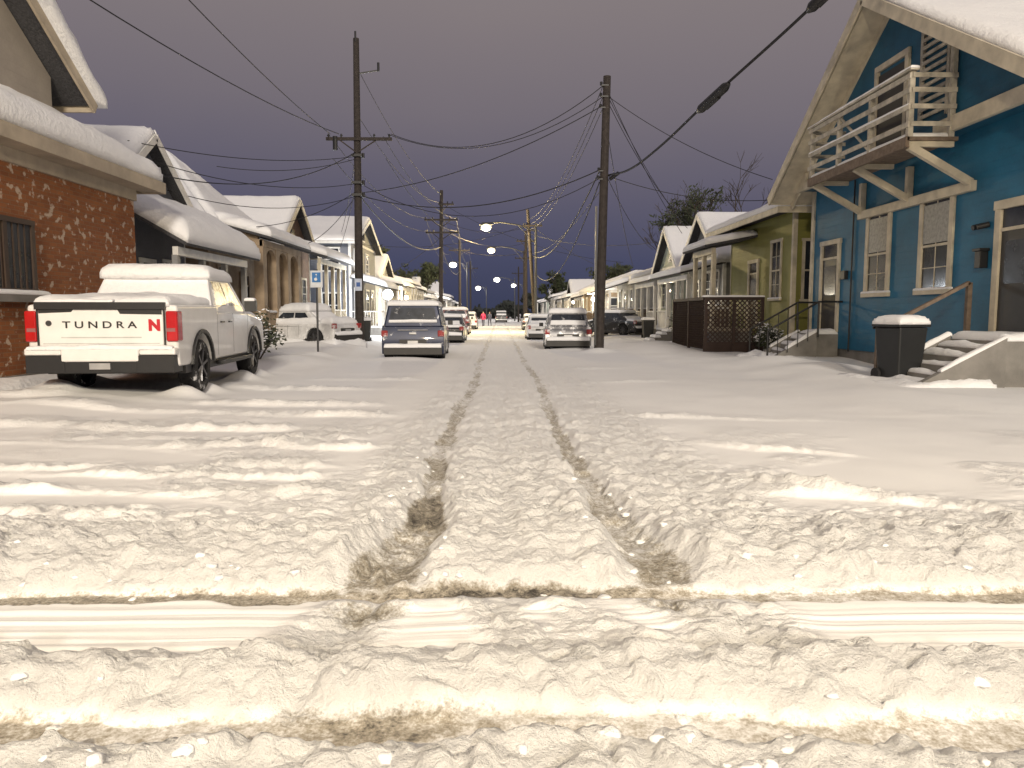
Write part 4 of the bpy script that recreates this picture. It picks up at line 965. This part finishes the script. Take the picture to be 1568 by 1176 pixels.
# ------------------------------------------------------------------ trees
m_bark=M('bark',(.045,.035,.028),.9,var=.3,bm=.02)
m_leaf=M('evergreen_leaves',(.045,.055,.028),.7,var=.6,scale=1.5)
m_leafd=M('distant_foliage',(.03,.035,.03),.8,var=.6,scale=.6)
def tree(name,loc,H,spread,leaves,seed,depth=5,mat=None,trunk=.18,lsize=.16):
    rnd=random.Random(seed); r=root(name,loc); B=MB(); tips=[]
    def grow(p,d,ln,rad,k):
        segs=3; q=p
        for i in range(segs):
            d=(d+Vector((rnd.uniform(-.16,.16),rnd.uniform(-.16,.16),rnd.uniform(-.02,.12)))).normalized()
            n=q+d*ln/segs; B.tube(q,n,rad*(1-.3*i/segs),rad*(1-.3*(i+1)/segs),seg=6 if k<3 else 4); q=n
            if k>=2: tips.append((q,d,k))
        if k>=depth: return
        for j in range(rnd.choice((2,3,3)) if k else 4):
            a=rnd.uniform(0,6.28); t=rnd.uniform(.35,.85)
            nd=(d+Vector((math.cos(a),math.sin(a),rnd.uniform(-.1,.4)))*t*spread).normalized()
            grow(q if rnd.random()<.7 else p.lerp(q,.6),nd,ln*rnd.uniform(.6,.85),max(.012,rad*.62),k+1)
    grow(Vector(loc),Vector((0,0,1)),H*.33,trunk,0)
    B.done('trunk_and_branches',m_bark,r)
    if leaves:
        F=MB()
        sel=rnd.sample(tips,max(4,int(len(tips)*.55)))
        for _ in range(leaves):
            p,d,k=rnd.choice(sel)
            c=p+Vector((rnd.gauss(0,.2),rnd.gauss(0,.2),rnd.gauss(0,.15)))
            a=Vector((rnd.uniform(-1,1),rnd.uniform(-1,1),rnd.uniform(-1,1))).normalized(); b2=a.orthogonal().normalized(); s=lsize*rnd.uniform(.5,1.2)
            F.add([c+a*s,c+b2*s*.45,c-a*s,c-b2*s*.45],[(0,1,2,3)])
        F.done('foliage',mat or m_leaf,r)
tree('evergreen_tree',(12.6,48,0),10.2,.85,1900,3,4,lsize=.17)
tree('bare_tree',(15.5,42,0),9.8,.8,0,8,6,trunk=.16)
tree('bare_tree',(13.8,55,0),9,.8,0,12,6,trunk=.16)
tree('evergreen_tree',(-13,66,0),9,1.0,2600,21,4,lsize=.25)
tree('evergreen_tree',(-11,93,0),8.5,1.0,2200,22,4,lsize=.25)
tree('evergreen_tree',(12,82,0),7.5,1.0,1800,23,4,lsize=.25)
tree('evergreen_tree',(8.2,118,0),8,1.0,2200,24,4,lsize=.3)
F=MB(); rnd=random.Random(4)
for _ in range(9000):
    x=rnd.uniform(-160,170); hh=6+2.2*math.sin(x*.11)+1.8*math.sin(x*.31+1)+1.2*math.sin(x*.83)
    if -6<x<7: hh*=.55
    z=hh*rnd.random()**.7; y=rnd.uniform(215,240)
    a=Vector((rnd.uniform(-1,1),rnd.uniform(-1,1),rnd.uniform(-1,1))).normalized(); b2=a.orthogonal().normalized(); s=rnd.uniform(.5,1.3); c=Vector((x,y,z))
    F.add([c+a*s,c+b2*s*.7,c-a*s,c-b2*s*.7],[(0,1,2,3)])
F.done('distant_trees',m_leafd)
def bush(loc,H,w,seed):
    rnd=random.Random(seed); r=root('snowy_bush',loc); F=MB(); S=MB(); St=MB()
    for _ in range(26):
        a=rnd.uniform(0,6.28); q=(loc[0]+math.cos(a)*w*rnd.random(),loc[1]+math.sin(a)*w*rnd.random(),loc[2]+H*rnd.uniform(.5,1)); St.tube(loc,q,.02,.006,4)
        for _k in range(45):
            c=Vector(q)+Vector((rnd.gauss(0,.14),rnd.gauss(0,.14),rnd.gauss(0,.12))); aa=Vector((rnd.uniform(-1,1),rnd.uniform(-1,1),rnd.uniform(-.6,.6))).normalized(); b2=aa.orthogonal().normalized(); s=rnd.uniform(.04,.08)
            (S if (_k%3==0 and c.z>q[2]-.03) else F).add([c+aa*s,c+b2*s*.5,c-aa*s,c-b2*s*.5],[(0,1,2,3)])
    St.done('stems',m_bark,r); F.done('foliage',m_leaf,r); S.done('snow_tufts',m_snow,r)
bush((-6.9,21.5,.1),1.2,.6,1); bush((-7.8,23,.1),1.3,.7,2); bush((-9.2,36,.1),1.3,.8,3); bush((8.4,34.3,.1),1.2,.6,4); bush((9.1,25.2,.1),.8,.4,5)

# ------------------------------------------------------------------ pedestrian
def person(loc,rz,coat):
    r=root('pedestrian',(loc[0],loc[1],gz(*loc)),rz)
    V=[(0,0,.95),(0,0,1.15),(0,-.01,1.38),(0,.0,1.5),(0,.02,1.6),(0,.03,1.72)]
    Rd=[(.16,.12),(.14,.11),(.17,.12),(.06,.06),(.09,.1),(.075,.085)]
    E=[(0,1),(1,2),(2,3),(3,4),(4,5)]
    def chain(start,pts,rad):
        p=start
        for q,k in zip(pts,rad): V.append(q); Rd.append((k,k)); E.append((p,len(V)-1)); p=len(V)-1
        return p
    for s,ph in ((1,.22),(-1,-.22)):
        chain(0,[(s*.1,0,.88),(s*.11,ph*.6,.48),(s*.11,ph-(.0 if ph>0 else .12),.08),(s*.11,ph+.14-(.0 if ph>0 else .1),.04)],[.1,.065,.045,.04])
        hnd=chain(2,[(s*.2,0,1.4),(s*.25,-ph*.4,1.14),(s*.25,-ph*.9+.04,.9),(s*.25,-ph+.06,.82)],[.07,.05,.035,.03])
        hp=V[hnd]
        for k in range(4): chain(hnd,[(hp[0],hp[1]-.03+k*.02,hp[2]-.07-.01*(k in(1,2)))],[.009])
        chain(hnd,[(hp[0]-s*.01,hp[1]+.05,hp[2]-.03)],[.01])
    me=bpy.data.meshes.new('figure'); me.from_pydata(V,E,[]); ob=bpy.data.objects.new('figure',me); COL.objects.link(ob); ob.parent=r
    md=ob.modifiers.new('s','SKIN'); 
    sv=me.skin_vertices[0].data if len(me.skin_vertices) else None
    if sv is None:
        bpy.context.view_layer.objects.active=ob; ob.select_set(True); bpy.ops.mesh.customdata_skin_add(); sv=me.skin_vertices[0].data
    for i,k in enumerate(Rd): sv[i].radius=k
    sv[0].use_root=True
    ob.modifiers.new('u','SUBSURF').levels=1; ob.modifiers['u'].render_levels=2
    m,nt,b=newmat('clothes'); tc=node(nt,'ShaderNodeTexCoord').outputs['Object']; s=node(nt,'ShaderNodeSeparateXYZ'); L(nt,tc,s.inputs[0])
    c=mixc(nt,maprange(nt,s.outputs[2],.78,.79),(.03,.03,.05),coat); c=mixc(nt,maprange(nt,s.outputs[2],1.5,1.51),c,(.45,.28,.2)); c=mixc(nt,maprange(nt,s.outputs[2],1.68,1.69),c,(.04,.025,.02))
    L(nt,c,b.inputs['Base Color']); me.materials.append(m)
try:
    person((-1.9,88),.2,(.7,.04,.12)); person((-1.2,92),2.9,(.1,.1,.14))
except Exception as ex: print('PERSON',ex)

# ------------------------------------------------------------------ world
w=bpy.data.worlds.new('World'); sc.world=w; w.use_nodes=True; nt=w.node_tree; nt.nodes.clear()
out=node(nt,'ShaderNodeOutputWorld'); bg1=node(nt,'ShaderNodeBackground'); bg2=node(nt,'ShaderNodeBackground'); add=node(nt,'ShaderNodeAddShader')
sky=node(nt,'ShaderNodeTexSky'); sky.sky_type='NISHITA'; sky.sun_disc=False; sky.sun_elevation=math.radians(1.0); sky.sun_rotation=math.radians(172)
L(nt,sky.outputs[0],bg1.inputs[0]); bg1.inputs[1].default_value=.002
tc=node(nt,'ShaderNodeTexCoord').outputs['Generated']; s=node(nt,'ShaderNodeSeparateXYZ'); L(nt,tc,s.inputs[0])
nz=noise(nt,tc,1.8,4)
zz=math_(nt,'ADD',s.outputs[2],math_(nt,'MULTIPLY',math_(nt,'SUBTRACT',nz.outputs[0],.5),.10))
zz=math_(nt,'ADD',zz,math_(nt,'MULTIPLY',s.outputs[0],.03))
cr=node(nt,'ShaderNodeValToRGB'); L(nt,zz,cr.inputs[0]); e=cr.color_ramp.elements
e[0].position=0; e[0].color=(.040,.048,.092,1); e[1].position=.6; e[1].color=(.28,.25,.26,1)
for p,c in ((.07,(.062,.068,.128)),(.15,(.112,.104,.152)),(.25,(.172,.150,.176)),(.37,(.225,.192,.200))):
    x=e.new(p); x.color=(*c,1)
L(nt,cr.outputs[0],bg2.inputs[0]); bg2.inputs[1].default_value=1.0
L(nt,bg1.outputs[0],add.inputs[0]); L(nt,bg2.outputs[0],add.inputs[1]); L(nt,add.outputs[0],out.inputs[0])

sd=bpy.data.lights.new('sun','SUN'); sd.energy=1.95; sd.angle=math.radians(7); sd.color=(1,.90,.77)
so=bpy.data.objects.new('sun',sd); COL.objects.link(so)
el=math.radians(20); az=math.radians(9)
d=Vector((-math.sin(az)*math.cos(el),math.cos(az)*math.cos(el),-math.sin(el)))
so.rotation_euler=d.to_track_quat('-Z','Y').to_euler(); so.location=(5,-20,20)

# ------------------------------------------------------------------ camera
cd=bpy.data.cameras.new('camera'); cd.lens=26.4; cd.sensor_width=36; cd.clip_start=.05; cd.clip_end=5000
co_=bpy.data.objects.new('camera',cd); COL.objects.link(co_); co_.location=(0,0,1.5)
a=math.radians(.95); t=math.radians(5.36)
d=Vector((math.sin(a)*math.cos(t),math.cos(a)*math.cos(t),-math.sin(t)))
co_.rotation_euler=d.to_track_quat('-Z','Y').to_euler()
sc.camera=co_
